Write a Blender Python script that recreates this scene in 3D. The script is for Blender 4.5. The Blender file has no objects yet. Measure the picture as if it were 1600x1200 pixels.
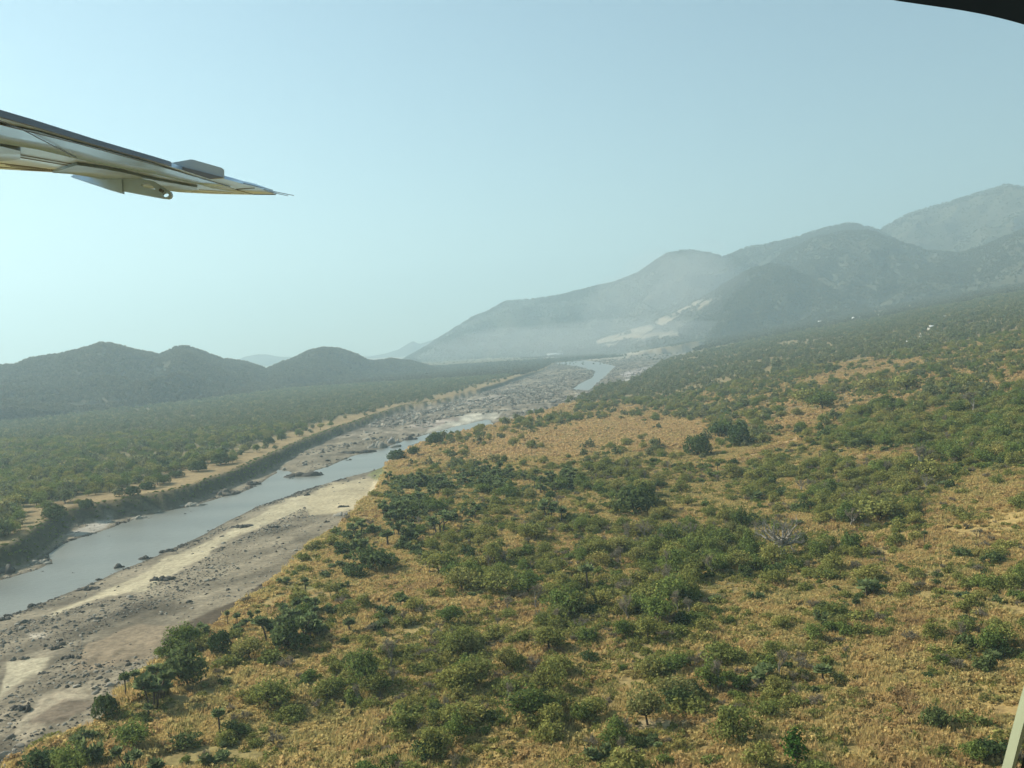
import bpy, bmesh, math, random
import numpy as np
from mathutils import Vector, Matrix

random.seed(7)
rng = np.random.default_rng(7)
R = math.radians
scene = bpy.context.scene
COL = scene.collection

# ------------------------------------------------------------------ camera
FPX, PW, PH = 1473.0, 1600, 1200          # focal length in photo pixels, photo size
HC = 68.0                                 # camera height above the river
PITCH, ROLL = R(2.02), R(3.5)
_f = np.array([0, math.cos(PITCH), -math.sin(PITCH)])
_u = np.array([0, math.sin(PITCH), math.cos(PITCH)])
_r = np.array([1.0, 0, 0])
CR = math.cos(ROLL) * _r - math.sin(ROLL) * _u
CU = math.sin(ROLL) * _r + math.cos(ROLL) * _u
CF = _f
CAMP = np.array([0, 0, HC])
cam = bpy.data.cameras.new('camera')
cam.sensor_width = 36.0
cam.lens = 36.0 * FPX / PW
cam.clip_start = 0.05
cam.clip_end = 60000
cam_ob = bpy.data.objects.new('camera', cam)
COL.objects.link(cam_ob)
cam_ob.matrix_world = Matrix(((CR[0], CU[0], -CF[0], 0), (CR[1], CU[1], -CF[1], 0),
                              (CR[2], CU[2], -CF[2], HC), (0, 0, 0, 1)))
scene.camera = cam_ob

# ------------------------------------------------------------------ sky, sun, exposure
SUN_AZ, SUN_EL = R(-68), R(36)            # azimuth clockwise from +Y
world = bpy.data.worlds.new('World')
scene.world = world
world.use_nodes = True
wn = world.node_tree.nodes
sky = wn.new('ShaderNodeTexSky')
sky.sky_type = 'NISHITA'
sky.sun_disc = False
sky.sun_elevation = SUN_EL
sky.sun_rotation = SUN_AZ
sky.air_density = 1.0
sky.dust_density = 0.35
sky.ozone_density = 1.0
tint = wn.new('ShaderNodeVectorMath'); tint.operation = 'MULTIPLY'; tint.inputs[1].default_value = (0.86, 1.005, 0.95)   # colour cast: tints the sky light towards green
world.node_tree.links.new(sky.outputs[0], tint.inputs[0])
world.node_tree.links.new(tint.outputs[0], wn['Background'].inputs[0])
wn['Background'].inputs[1].default_value = 0.066
sl = bpy.data.lights.new('sun', 'SUN')
sl.energy = 5.0
sl.angle = R(0.6)
sl.color = (1.0, 0.93, 0.82)
sun = bpy.data.objects.new('sun', sl)
COL.objects.link(sun)
SDIR = Vector((math.sin(SUN_AZ) * math.cos(SUN_EL), math.cos(SUN_AZ) * math.cos(SUN_EL), math.sin(SUN_EL)))
sun.rotation_euler = SDIR.to_track_quat('Z', 'Y').to_euler()
sun.location = (0, 0, 3000)
scene.view_settings.view_transform = 'Standard'
scene.view_settings.look = 'None'
scene.view_settings.gamma = 1.0
scene.view_settings.use_curve_mapping = False
scene.view_settings.exposure = 0.98
scene.render.engine = 'CYCLES'
cy = scene.cycles
cy.use_denoising = True
cy.max_bounces = 3
cy.diffuse_bounces = 2
cy.glossy_bounces = 2
cy.transmission_bounces = 1
cy.volume_bounces = 1
cy.transparent_max_bounces = 6
cy.use_adaptive_sampling = False
cy.use_light_tree = False
HAZE_DENSITY = 2.1e-4
HAZE_COLOR = (0.57, 0.775, 0.84)
HAZE_ANISO = 0.3

# ------------------------------------------------------------------ maths helpers
def sstep(a, b, x):
    t = np.clip((np.asarray(x, float) - a) / (b - a), 0, 1)
    return t * t * (3 - 2 * t)

_LAT = np.random.default_rng(11).random((8, 256, 256))
def vn(x, y, k=0):
    x = np.asarray(x, float); y = np.asarray(y, float)
    xi = np.floor(x).astype(int); yi = np.floor(y).astype(int)
    fx = x - xi; fy = y - yi
    fx = fx * fx * (3 - 2 * fx); fy = fy * fy * (3 - 2 * fy)
    L = _LAT[k % 8]
    a = L[xi & 255, yi & 255]; b = L[(xi + 1) & 255, yi & 255]
    c = L[xi & 255, (yi + 1) & 255]; d = L[(xi + 1) & 255, (yi + 1) & 255]
    return (a * (1 - fx) + b * fx) * (1 - fy) + (c * (1 - fx) + d * fx) * fy
def fbm(x, y, s, o=4, k=0):              # -1..1
    t = 0; amp = 1; tot = 0
    x = np.asarray(x, float) / s; y = np.asarray(y, float) / s
    for i in range(o):
        t = t + amp * (vn(x + 17.3 * i, y - 9.1 * i, k + i) * 2 - 1); tot += amp
        amp *= 0.5; x = x * 2.03; y = y * 2.03
    return t / tot

def ray(px, py):
    px = np.asarray(px, float); py = np.asarray(py, float)
    return CF + ((px - PW / 2) / FPX)[..., None] * CR + ((PH / 2 - py) / FPX)[..., None] * CU
BSL, BY0 = 0.011, 1200.0                 # the valley floor climbs upstream
def base(Y):
    return BSL * np.maximum(0, np.asarray(Y, float) - BY0)
def unproj(px, py, zoff=0.0):
    d = ray(px, py)
    t = (zoff - HC) / np.minimum(d[..., 2], -1e-6)
    Y = t * d[..., 1]
    t2 = (zoff - HC - BSL * BY0) / np.minimum(d[..., 2] - BSL * d[..., 1], -1e-6)
    t = np.where(Y > BY0, t2, t)
    return np.stack([t * d[..., 0], t * d[..., 1]], -1)
def line(pts, zoff):
    a = np.array(pts, float)
    return unproj(a[:, 0], a[:, 1], zoff)
def project(X, Y, Z):
    x = np.asarray(X, float); y = np.asarray(Y, float); z = np.asarray(Z, float) - HC
    cx = x * CR[0] + y * CR[1] + z * CR[2]
    cyy = x * CU[0] + y * CU[1] + z * CU[2]
    cz = x * CF[0] + y * CF[1] + z * CF[2]
    czs = np.where(cz > 0.1, cz, 0.1)
    return PW / 2 + FPX * cx / czs, PH / 2 - FPX * cyy / czs, cz
def inpoly(X, Y, P):
    X = np.asarray(X, float); Y = np.asarray(Y, float)
    r = np.zeros(X.shape, bool)
    n = len(P)
    for i in range(n):
        x1, y1 = P[i]; x2, y2 = P[(i + 1) % n]
        if y1 == y2: continue
        r ^= ((Y < y1) != (Y < y2)) & (X < (x2 - x1) * (Y - y1) / (y2 - y1) + x1)
    return r
def dpoly(X, Y, P, closed=False):
    X = np.asarray(X, float); Y = np.asarray(Y, float)
    best = np.full(X.shape, 1e18)
    n = len(P)
    for i in range(n if closed else n - 1):
        ax, ay = P[i]; bx, by = P[(i + 1) % n]
        ex, ey = bx - ax, by - ay
        l2 = ex * ex + ey * ey + 1e-9
        t = np.clip(((X - ax) * ex + (Y - ay) * ey) / l2, 0, 1)
        best = np.minimum(best, (X - ax - t * ex) ** 2 + (Y - ay - t * ey) ** 2)
    return np.sqrt(best)
def densify(P, step=12.0, wob=2.0, k=5):
    out = []
    for i in range(len(P) - 1):
        a, b = P[i], P[i + 1]
        n = max(1, min(40, int(np.hypot(*(b - a)) / step)))
        for j in range(n):
            out.append(a + (b - a) * j / n)
    out.append(P[-1]); out = np.array(out)
    w = np.minimum(wob, np.abs(out[:, 1]) * 0.006)
    out[:, 0] += w * fbm(out[:, 0], out[:, 1], 18, 3, k)
    out[:, 1] += w * fbm(out[:, 0] + 99, out[:, 1], 18, 3, k)
    return out

# ------------------------------------------------------------------ the lie of the land
R_PX = [(-420, 1420), (-150, 1290), (20, 1202), (70, 1165), (140, 1146), (190, 1112), (212, 1075), (250, 1040), (285, 1012),
        (330, 988), (390, 942), (440, 906), (482, 862), (530, 831), (562, 800), (595, 762), (605, 738), (612, 726), (628, 715),
        (655, 699), (690, 685), (740, 674), (795, 661), (830, 650), (870, 638), (905, 622), (945, 606), (1000, 592),
        (1035, 573), (1095, 556), (1112, 545)]
L_PX = [(-420, 1020), (-150, 945), (0, 893), (50, 878), (88, 852), (102, 836), (112, 822), (200, 806), (280, 790), (350, 766), (400, 746),
        (440, 726), (480, 705), (520, 686), (560, 671), (600, 656), (640, 642), (700, 631), (735, 620), (790, 603), (850, 580), (872, 566)]
WN_PX = [(-420, 1130), (-150, 1030), (0, 967), (40, 955), (100, 930), (160, 905), (240, 870), (300, 845), (350, 819), (400, 792), (450, 776),
         (500, 758), (540, 746), (575, 737), (600, 729), (622, 717), (652, 699), (680, 688), (740, 675), (772, 664)]
WF_PX = [(-420, 1040), (-150, 965), (0, 908), (58, 890), (80, 878), (76, 866), (100, 848), (170, 826), (225, 806), (300, 791), (345, 777), (375, 770),
         (410, 754), (436, 733), (470, 744), (505, 731), (550, 713), (600, 700), (640, 686), (680, 675), (720, 665), (745, 659), (765, 655)]
RB = densify(line(R_PX, 7.0)); LB = densify(line(L_PX, 0.8))
WNL = densify(line(WN_PX, 0.0), 10, 2.5, 2); WFL = densify(line(WF_PX, 0.0), 10, 2.5, 3)
CHAN = np.vstack([RB, LB[::-1]])
WATER = np.vstack([WNL, WFL[::-1]])
FARW1 = line([(858, 562), (900, 561), (935, 566), (962, 572), (950, 585), (935, 597), (920, 611), (893, 609), (905, 600), (925, 590), (930, 580), (900, 572), (868, 568)], 0.0)
FARW = FARW1

def rise(X, Y):
    s = X - 0.1 * Y
    return 0.12 * np.maximum(0, s - 40) * sstep(20, 120, s)
def farflat(Y):
    return 1 - 0.8 * sstep(1700, 2800, Y)
def zplain(X, Y):
    return 8.0 * farflat(Y) + base(Y) + rise(X, Y)
def flow(X, Y, s, o, k):
    """noise stretched along the river"""
    a = X * 0.50 + Y * 0.866; b = X * 0.866 - Y * 0.50
    return fbm(a / 3.2, b, s, o, k)
def water_sd(X, Y):
    d = np.minimum(dpoly(X, Y, WATER, True), dpoly(X, Y, FARW, True))
    ins = inpoly(X, Y, WATER) | inpoly(X, Y, FARW)
    return np.where(ins, -d, d)
def land(X, Y):
    """height, bank blend (0 riverbed .. 1 plateau), signed distance to water, inside-channel flag, distance from the left bank foot (-1 elsewhere)"""
    X = np.asarray(X, float); Y = np.asarray(Y, float)
    ins = inpoly(X, Y, CHAN)
    dL = dpoly(X, Y, LB); dR = dpoly(X, Y, RB)
    sw = water_sd(X, Y)
    wid = 8.0 + 3.0 * fbm(X, Y, 40, 2, 1)
    t = np.where(ins, 1 - sstep(0, 9.0, dR), np.where(dL < dR, sstep(0, 1, dL / wid), 1.0))
    near = sstep(900, 500, Y)
    plat = 8.0 + 1.3 * fbm(X, Y, 90, 3, 2) + 0.45 * fbm(X, Y, 14, 3, 3) * near + 0.14 * fbm(X, Y, 2.6, 2, 4) * sstep(420, 260, Y)
    rocky = sstep(-0.1, 0.35, flow(X, Y, 22, 4, 5))
    far = sstep(600, 1000, Y)
    bed = np.where(sw < 0, -1.4 * sstep(0, 6, -sw),
                   0.12 + 1.5 * sstep(0, 30, sw) + sstep(0, 10, sw) * (0.35 * fbm(X, Y, 22, 3, 6) + 1.0 * rocky * np.abs(fbm(X, Y, 4.5, 3, 7)) + 0.3 * np.abs(flow(X, Y, 7, 3, 3))
                   + far * 3.2 * np.maximum(0, fbm(X, Y, 30, 4, 1))))
    z = bed * (1 - t) + plat * farflat(Y) * t + base(Y) + rise(X, Y) * t
    return z, t, sw, ins, np.where(~ins & (dL < dR), dL, -1.0)
def ground_z(X, Y):
    return land(X, Y)[0]

# ------------------------------------------------------------------ mesh helpers
def mesh_np(name, V, F3=None, F4=None, mi=None, smooth=False):
    V = np.asarray(V, np.float32)
    me = bpy.data.meshes.new(name)
    n3 = 0 if F3 is None else len(F3); n4 = 0 if F4 is None else len(F4)
    me.vertices.add(len(V)); me.vertices.foreach_set('co', V.ravel())
    loops = []
    if n3: loops.append(np.asarray(F3, np.int32).ravel())
    if n4: loops.append(np.asarray(F4, np.int32).ravel())
    loops = np.concatenate(loops) if loops else np.zeros(0, np.int32)
    me.loops.add(len(loops)); me.loops.foreach_set('vertex_index', loops)
    st = np.concatenate([np.arange(n3) * 3, n3 * 3 + np.arange(n4) * 4]).astype(np.int32)
    me.polygons.add(n3 + n4); me.polygons.foreach_set('loop_start', st)
    if mi is not None: me.polygons.foreach_set('material_index', np.asarray(mi, np.int32))
    if smooth: me.polygons.foreach_set('use_smooth', np.ones(n3 + n4, bool))
    me.update(calc_edges=True); me.validate()
    return me
def link(name, me, mats, parent=None, loc=None):
    for m in mats: me.materials.append(m)
    o = bpy.data.objects.new(name, me); COL.objects.link(o)
    if parent: o.parent = parent
    if loc is not None: o.location = loc
    return o
def tag(o, label=None, cat=None, group=None, kind=None):
    if label: o['label'] = label
    if cat: o['category'] = cat
    if group: o['group'] = group
    if kind: o['kind'] = kind
    return o
def empty(name, loc=(0, 0, 0)):
    o = bpy.data.objects.new(name, None); o.empty_display_size = 0.2; COL.objects.link(o); o.location = loc
    return o
class MB:
    """collects verts / tris / quads for one mesh"""
    def __init__(s): s.V = []; s.F3 = []; s.F4 = []; s.m3 = []; s.m4 = []; s.n = 0
    def add(s, V, F3=None, F4=None, m=0):
        V = np.asarray(V, float)
        s.V.append(V)
        if F3 is not None and len(F3): s.F3.append(np.asarray(F3, int) + s.n); s.m3 += [m] * len(F3)
        if F4 is not None and len(F4): s.F4.append(np.asarray(F4, int) + s.n); s.m4 += [m] * len(F4)
        s.n += len(V)
    def mesh(s, name, smooth=False):
        return mesh_np(name, np.vstack(s.V), np.vstack(s.F3) if s.F3 else None, np.vstack(s.F4) if s.F4 else None, s.m3 + s.m4, smooth)
    def tube(s, pts, rad, n=6, m=0, cap=False):
        pts = np.asarray(pts, float); k = len(pts)
        V = []
        for i in range(k):
            t = pts[min(i + 1, k - 1)] - pts[max(i - 1, 0)]
            t = t / (np.linalg.norm(t) + 1e-9)
            a = np.cross(t, [0.31, 0.17, 0.93] if abs(t[2]) < 0.9 else [1, 0.1, 0]); a /= np.linalg.norm(a) + 1e-9
            b = np.cross(t, a)
            for j in range(n):
                an = 2 * math.pi * j / n
                V.append(pts[i] + rad[i] * (math.cos(an) * a + math.sin(an) * b))
        F = [(i * n + j, i * n + (j + 1) % n, (i + 1) * n + (j + 1) % n, (i + 1) * n + j) for i in range(k - 1) for j in range(n)]
        F3 = []
        if cap:
            for e in (0, (k - 1) * n):
                F3 += [(e, e + j, e + j + 1) for j in range(1, n - 1)]
        s.add(V, F3, F, m)

# ------------------------------------------------------------------ materials
def nmat(name):
    m = bpy.data.materials.new(name); m.use_nodes = True
    return m, m.node_tree.nodes, m.node_tree.links, m.node_tree.nodes['Principled BSDF']
def ramp(nodes, stops, interp='LINEAR'):
    r = nodes.new('ShaderNodeValToRGB'); r.color_ramp.interpolation = interp
    e = r.color_ramp.elements
    while len(e) < len(stops): e.new(0.5)
    for i, (p, c) in enumerate(stops):
        e[i].position = p; e[i].color = (c[0], c[1], c[2], 1)
    return r
def foliage_mat(name, cols, jit=0.5, thru=0.35, gain=1.0):
    cols = [tuple(gain * v for v in c) for c in cols]
    """per-plant colour from a ramp, per-leaf variation, a little light through the leaf"""
    m, n, l, b = nmat(name)
    oi = n.new('ShaderNodeObjectInfo')
    rp = ramp(n, [(i / max(1, len(cols) - 1), c) for i, c in enumerate(cols)])
    l.new(oi.outputs['Random'], rp.inputs[0])
    ge = n.new('ShaderNodeNewGeometry')
    mr = n.new('ShaderNodeMapRange'); mr.inputs[3].default_value = 1 - jit; mr.inputs[4].default_value = 1 + jit
    l.new(ge.outputs['Random Per Island'], mr.inputs[0])
    mx = n.new('ShaderNodeVectorMath'); mx.operation = 'SCALE'
    l.new(rp.outputs[0], mx.inputs[0]); l.new(mr.outputs[0], mx.inputs['Scale'])
    thin(m, n, l, b, mx, thru)
    return m
def thin(m, n, l, b, col, thru):
    """a thin leaf: part of the light comes through"""
    n.remove(b)
    d = n.new('ShaderNodeBsdfDiffuse'); l.new(col.outputs[0], d.inputs[0])
    if thru <= 0: l.new(d.outputs[0], n['Material Output'].inputs[0]); return
    t = n.new('ShaderNodeBsdfTranslucent'); l.new(col.outputs[0], t.inputs[0])
    x = n.new('ShaderNodeMixShader'); x.inputs[0].default_value = thru
    l.new(d.outputs[0], x.inputs[1]); l.new(t.outputs[0], x.inputs[2]); l.new(x.outputs[0], n['Material Output'].inputs[0])
def flat_mat(name, col, rough=0.7, spec=0.3, nscale=None, namt=0.25, metal=0.0, bump=0.0):
    m, n, l, b = nmat(name)
    b.inputs['Roughness'].default_value = rough
    b.inputs['Specular IOR Level'].default_value = spec
    b.inputs['Metallic'].default_value = metal
    if nscale:
        tc = n.new('ShaderNodeTexCoord')
        nz = n.new('ShaderNodeTexNoise'); nz.inputs['Scale'].default_value = nscale; nz.inputs['Detail'].default_value = 6
        l.new(tc.outputs['Object'], nz.inputs['Vector'])
        rp = ramp(n, [(0.3, [c * (1 - namt) for c in col]), (0.7, [c * (1 + namt) for c in col])])
        l.new(nz.outputs['Fac'], rp.inputs[0]); l.new(rp.outputs[0], b.inputs['Base Color'])
        if bump:
            bp = n.new('ShaderNodeBump'); bp.inputs['Strength'].default_value = bump; bp.inputs['Distance'].default_value = 0.1
            l.new(nz.outputs['Fac'], bp.inputs['Height']); l.new(bp.outputs[0], b.inputs['Normal'])
    else:
        b.inputs['Base Color'].default_value = (*col, 1)
    return m
def ground_mat():
    m, n, l, b = nmat('ground_surface')
    at = n.new('ShaderNodeAttribute'); at.attribute_name = 'Col'
    ge = n.new('ShaderNodeNewGeometry')
    def nz(scale, det, ro=0.6):
        q = n.new('ShaderNodeTexNoise'); q.inputs['Scale'].default_value = scale; q.inputs['Detail'].default_value = det
        q.inputs['Roughness'].default_value = ro
        l.new(ge.outputs['Position'], q.inputs['Vector']); return q
    a = nz(0.6, 8, 0.7); c = nz(0.045, 6, 0.65)
    m1 = n.new('ShaderNodeMapRange'); m1.inputs[1].default_value = 0.3; m1.inputs[2].default_value = 0.7; m1.inputs[3].default_value = 0.55; m1.inputs[4].default_value = 1.4
    l.new(a.outputs['Fac'], m1.inputs[0])
    m2 = n.new('ShaderNodeMapRange'); m2.inputs[1].default_value = 0.3; m2.inputs[2].default_value = 0.7; m2.inputs[3].default_value = 0.75; m2.inputs[4].default_value = 1.22
    l.new(c.outputs['Fac'], m2.inputs[0])
    mu = n.new('ShaderNodeMath'); mu.operation = 'MULTIPLY'; l.new(m1.outputs[0], mu.inputs[0]); l.new(m2.outputs[0], mu.inputs[1])
    sc = n.new('ShaderNodeVectorMath'); sc.operation = 'SCALE'
    l.new(at.outputs['Color'], sc.inputs[0]); l.new(mu.outputs[0], sc.inputs['Scale'])
    l.new(sc.outputs[0], b.inputs['Base Color'])
    b.inputs['Roughness'].default_value = 0.95; b.inputs['Specular IOR Level'].default_value = 0.1
    bp = n.new('ShaderNodeBump'); bp.inputs['Strength'].default_value = 0.5; bp.inputs['Distance'].default_value = 0.35
    l.new(a.outputs['Fac'], bp.inputs['Height']); l.new(bp.outputs[0], b.inputs['Normal'])
    return m
def water_mat():
    m, n, l, b = nmat('muddy_water')
    ge = n.new('ShaderNodeNewGeometry')
    mp = n.new('ShaderNodeMapping'); mp.inputs['Rotation'].default_value = (0, 0, R(-38)); mp.inputs['Scale'].default_value = (0.35, 1, 1)
    l.new(ge.outputs['Position'], mp.inputs[0])
    a = n.new('ShaderNodeTexNoise'); a.inputs['Scale'].default_value = 0.55; a.inputs['Detail'].default_value = 6; a.inputs['Roughness'].default_value = 0.65
    l.new(mp.outputs[0], a.inputs['Vector'])
    c = n.new('ShaderNodeTexNoise'); c.inputs['Scale'].default_value = 0.03; c.inputs['Detail'].default_value = 5
    l.new(mp.outputs[0], c.inputs['Vector'])
    rp = ramp(n, [(0.3, (0.15, 0.148, 0.12)), (0.7, (0.21, 0.205, 0.165))]); l.new(c.outputs['Fac'], rp.inputs[0])
    l.new(rp.outputs[0], b.inputs['Base Color'])
    b.inputs['Roughness'].default_value = 0.28; b.inputs['IOR'].default_value = 1.33
    bp = n.new('ShaderNodeBump'); bp.inputs['Strength'].default_value = 0.8; bp.inputs['Distance'].default_value = 0.4
    l.new(a.outputs['Fac'], bp.inputs['Height']); l.new(bp.outputs[0], b.inputs['Normal'])
    return m
def hill_mat(name, dark, light, patch):
    m, n, l, b = nmat(name)
    ge = n.new('ShaderNodeNewGeometry')
    a = n.new('ShaderNodeTexNoise'); a.inputs['Scale'].default_value = 0.012; a.inputs['Detail'].default_value = 9; a.inputs['Roughness'].default_value = 0.7
    l.new(ge.outputs['Position'], a.inputs['Vector'])
    rp = ramp(n, [(0.32, dark), (0.55, light), (0.72, patch)]); l.new(a.outputs['Fac'], rp.inputs[0])
    sa = n.new('ShaderNodeAttribute'); sa.attribute_name = 'scar'
    mx = n.new('ShaderNodeMix'); mx.data_type = 'RGBA'; mx.inputs[7].default_value = (0.34, 0.27, 0.18, 1)
    l.new(sa.outputs['Fac'], mx.inputs[0]); l.new(rp.outputs[0], mx.inputs[6]); l.new(mx.outputs[2], b.inputs['Base Color'])
    b.inputs['Roughness'].default_value = 0.95; b.inputs['Specular IOR Level'].default_value = 0.05
    bp = n.new('ShaderNodeBump'); bp.inputs['Strength'].default_value = 0.8; bp.inputs['Distance'].default_value = 12
    l.new(a.outputs['Fac'], bp.inputs['Height']); l.new(bp.outputs[0], b.inputs['Normal'])
    return m
M = {}
M['ground'] = ground_mat()
M['water'] = water_mat()
M['hill'] = hill_mat('wooded_hill', (0.05, 0.055, 0.03), (0.09, 0.085, 0.047), (0.14, 0.115, 0.067))
M['mountain'] = hill_mat('mountain_slope', (0.055, 0.06, 0.034), (0.09, 0.085, 0.052), (0.14, 0.12, 0.078))
M['olive'] = foliage_mat('olive_leaves', [(0.092, 0.097, 0.027), (0.12, 0.116, 0.032), (0.08, 0.09, 0.025), (0.135, 0.125, 0.036), (0.10, 0.097, 0.034)], 0.5, 0.35, 2.3)
M['green'] = foliage_mat('green_leaves', [(0.055, 0.075, 0.02), (0.07, 0.09, 0.023), (0.085, 0.10, 0.026), (0.05, 0.067, 0.019)], 0.5, 0.35, 2.3)
M['dark'] = foliage_mat('dark_leaves', [(0.033, 0.049, 0.018), (0.045, 0.06, 0.021), (0.055, 0.068, 0.024)], 0.5, 0.35, 2.2)
M['bright'] = foliage_mat('bright_leaves', [(0.055, 0.12, 0.02), (0.07, 0.14, 0.025)])
M['yellow'] = foliage_mat('yellow_leaves', [(0.16, 0.155, 0.045), (0.13, 0.135, 0.04), (0.19, 0.16, 0.05)], 0.5, 0.35, 1.7)
M['twig'] = foliage_mat('grey_twigs', [(0.15, 0.13, 0.09), (0.12, 0.105, 0.07), (0.17, 0.14, 0.10)], 0.3, 0.35, 1.7)
M['palm'] = foliage_mat('palm_fronds', [(0.056, 0.074, 0.03), (0.075, 0.093, 0.037), (0.05, 0.064, 0.027)], 0.45, 0.35, 2.5)
M['bark'] = flat_mat('brown_bark', (0.09, 0.07, 0.05), 0.9, 0.1, 1.5, 0.3)
M['pale_bark'] = flat_mat('pale_grey_bark', (0.27, 0.245, 0.205), 0.9, 0.1, 1.2, 0.25)
M['far'] = foliage_mat('far_wood_leaves', [(0.052, 0.066, 0.028), (0.08, 0.08, 0.036), (0.06, 0.072, 0.032), (0.10, 0.092, 0.044), (0.048, 0.062, 0.027), (0.12, 0.11, 0.045)], 0.45, 0.35, 2.4)
M['hillwood'] = foliage_mat('hill_wood_leaves', [(0.05, 0.052, 0.024), (0.08, 0.072, 0.036), (0.06, 0.06, 0.03)], 0.4, 0.35, 1.7)
def grass_mat(name, cols):
    m, n, l, b = nmat(name)
    ge = n.new('ShaderNodeNewGeometry'); oi = n.new('ShaderNodeObjectInfo')
    nz = n.new('ShaderNodeTexNoise'); nz.inputs['Scale'].default_value = 0.028; nz.inputs['Detail'].default_value = 6; nz.inputs['Roughness'].default_value = 0.72
    l.new(ge.outputs['Position'], nz.inputs['Vector'])
    ad = n.new('ShaderNodeMath'); ad.operation = 'MULTIPLY_ADD'; ad.inputs[1].default_value = 0.34
    l.new(oi.outputs['Random'], ad.inputs[0]); l.new(nz.outputs['Fac'], ad.inputs[2])
    sb = n.new('ShaderNodeMath'); sb.operation = 'SUBTRACT'; sb.inputs[1].default_value = 0.17; l.new(ad.outputs[0], sb.inputs[0])
    rp = ramp(n, cols); l.new(sb.outputs[0], rp.inputs[0])
    mr = n.new('ShaderNodeMapRange'); mr.inputs[3].default_value = 0.7; mr.inputs[4].default_value = 1.3
    l.new(ge.outputs['Random Per Island'], mr.inputs[0])
    mx = n.new('ShaderNodeVectorMath'); mx.operation = 'SCALE'; l.new(rp.outputs[0], mx.inputs[0]); l.new(mr.outputs[0], mx.inputs['Scale'])
    thin(m, n, l, b, mx, 0.5)
    return m
M['grass'] = grass_mat('dry_grass', [(0.16, (0.27, 0.27, 0.10)), (0.33, (0.46, 0.38, 0.15)), (0.47, (0.60, 0.46, 0.185)), (0.60, (0.56, 0.39, 0.165)), (0.78, (0.36, 0.24, 0.115))])
M['straw'] = grass_mat('reddish_straw', [(0.25, (0.46, 0.36, 0.15)), (0.45, (0.62, 0.44, 0.20)), (0.65, (0.56, 0.38, 0.18))])
M['rock'] = foliage_mat('grey_rock', [(0.085, 0.078, 0.064), (0.165, 0.148, 0.117), (0.31, 0.285, 0.23), (0.15, 0.138, 0.112)], 0.1, 0)
M['darkrock'] = foliage_mat('dark_rock', [(0.06, 0.058, 0.05), (0.10, 0.093, 0.08), (0.08, 0.075, 0.065)], 0.1, 0)
M['palerock'] = foliage_mat('pale_rock', [(0.24, 0.22, 0.19), (0.30, 0.27, 0.23)], 0.1, 0)

# ------------------------------------------------------------------ where the scrub is thick: read off the photograph, 50 x 25 px cells
VEG = """
y625  .................DDDDDDDDDDDDDDDD
y650  ................Ds....oossDDDDDDD
y675  .............oo,......pD.sDDooDDo
y700  .............,,ss,soo,..ss...DDDD
y725  .............sppssooossoooooDoss
y750  ............pPpPpPoDssooooooos...
y775  ............pPsossssso,ssoooo,,.
y800  ............PPpssso,osoosoDoDs,,,s
y825  ..........pppossssoooooooDoos,,,,
y850  ..........sosss,osooooDDDDossso,s
y875  .........,,,soooosooDDDDDos,sssoo
y900  .........,,,,,DDoooooDoDos,s,soos
y925  ........pps,,,,ssooooD,,,,s,,sss
y950  .......,PPps,ssooooooos..ss,.,s,,
y975  .......pPPss,soooooooossss,s,ss,,
y1000 .....PppPs,,soooooooooossos,sooss
y1025 ....PPo,,,,soooooooooosossss,soss
y1050 ....PPs,s,soooooooooosssoos,sss,s
y1075 ...PPs,,,,oooooooooosso,oss,s,sss
y1100 ..sPPs,ss,,ooooooooossssosss,,osos
y1125 .sPPPs,ss.,sooooooo,ssossssss,soos
y1150 PPPPPp,,,,ssoooosssosssssos,soosso
y1175 PPPPps,,,ssoooosssooss,ssoss,sooss
"""
_rows = [r.split()[1] for r in VEG.strip().splitlines()]
_DENS = {'.': 0.03, ',': 0.13, 's': 0.34, 'o': 0.62, 'D': 0.85, 'p': 0.42, 'P': 0.66}
_G = np.full((len(_rows), 34), 0.3); _GC = np.full((len(_rows), 34), 's')
for i, r_ in enumerate(_rows):
    for j in range(34):
        ch = r_[min(j, len(r_) - 1)]
        _G[i, j] = _DENS[ch]; _GC[i, j] = ch
def veg_density(px, py, X, Y):
    """share of the ground under scrub, 0..1; outside the picture a plain scatter"""
    gx = np.clip(px / 50 - 0.5, 0, 32.999); gy = np.clip((py - 625) / 25 - 0.5, 0, len(_rows) - 1.001)
    i = gy.astype(int); j = gx.astype(int); fy = gy - i; fx = gx - j
    d = (_G[i, j] * (1 - fx) + _G[i, j + 1] * fx) * (1 - fy) + (_G[i + 1, j] * (1 - fx) + _G[i + 1, j + 1] * fx) * fy
    out = (px < -40) | (px > 1660) | (py > 1230)
    return np.where(out, 0.32 + 0.3 * fbm(X, Y, 60, 3, 1), d)
def veg_char(px, py):
    j = np.clip((px / 50).astype(int), 0, 33); i = np.clip(((py - 625) / 25).astype(int), 0, len(_rows) - 1)
    return _GC[i, j]

# open golden or bare patches inside the far wood, pixel polygons in the photograph
OPEN_PX = [[(955, 545), (1060, 541), (1085, 546), (1075, 556), (1000, 562), (960, 556)],
           [(960, 634), (1000, 632), (995, 645), (962, 648)], [(848, 636), (902, 628), (900, 644), (850, 654)],
           [(1165, 488), (1250, 482), (1262, 488), (1200, 496), (1170, 498)], [(1540, 552), (1605, 548), (1605, 556), (1540, 558)],
           [(1560, 628), (1605, 622), (1605, 648), (1555, 650)]]

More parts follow.
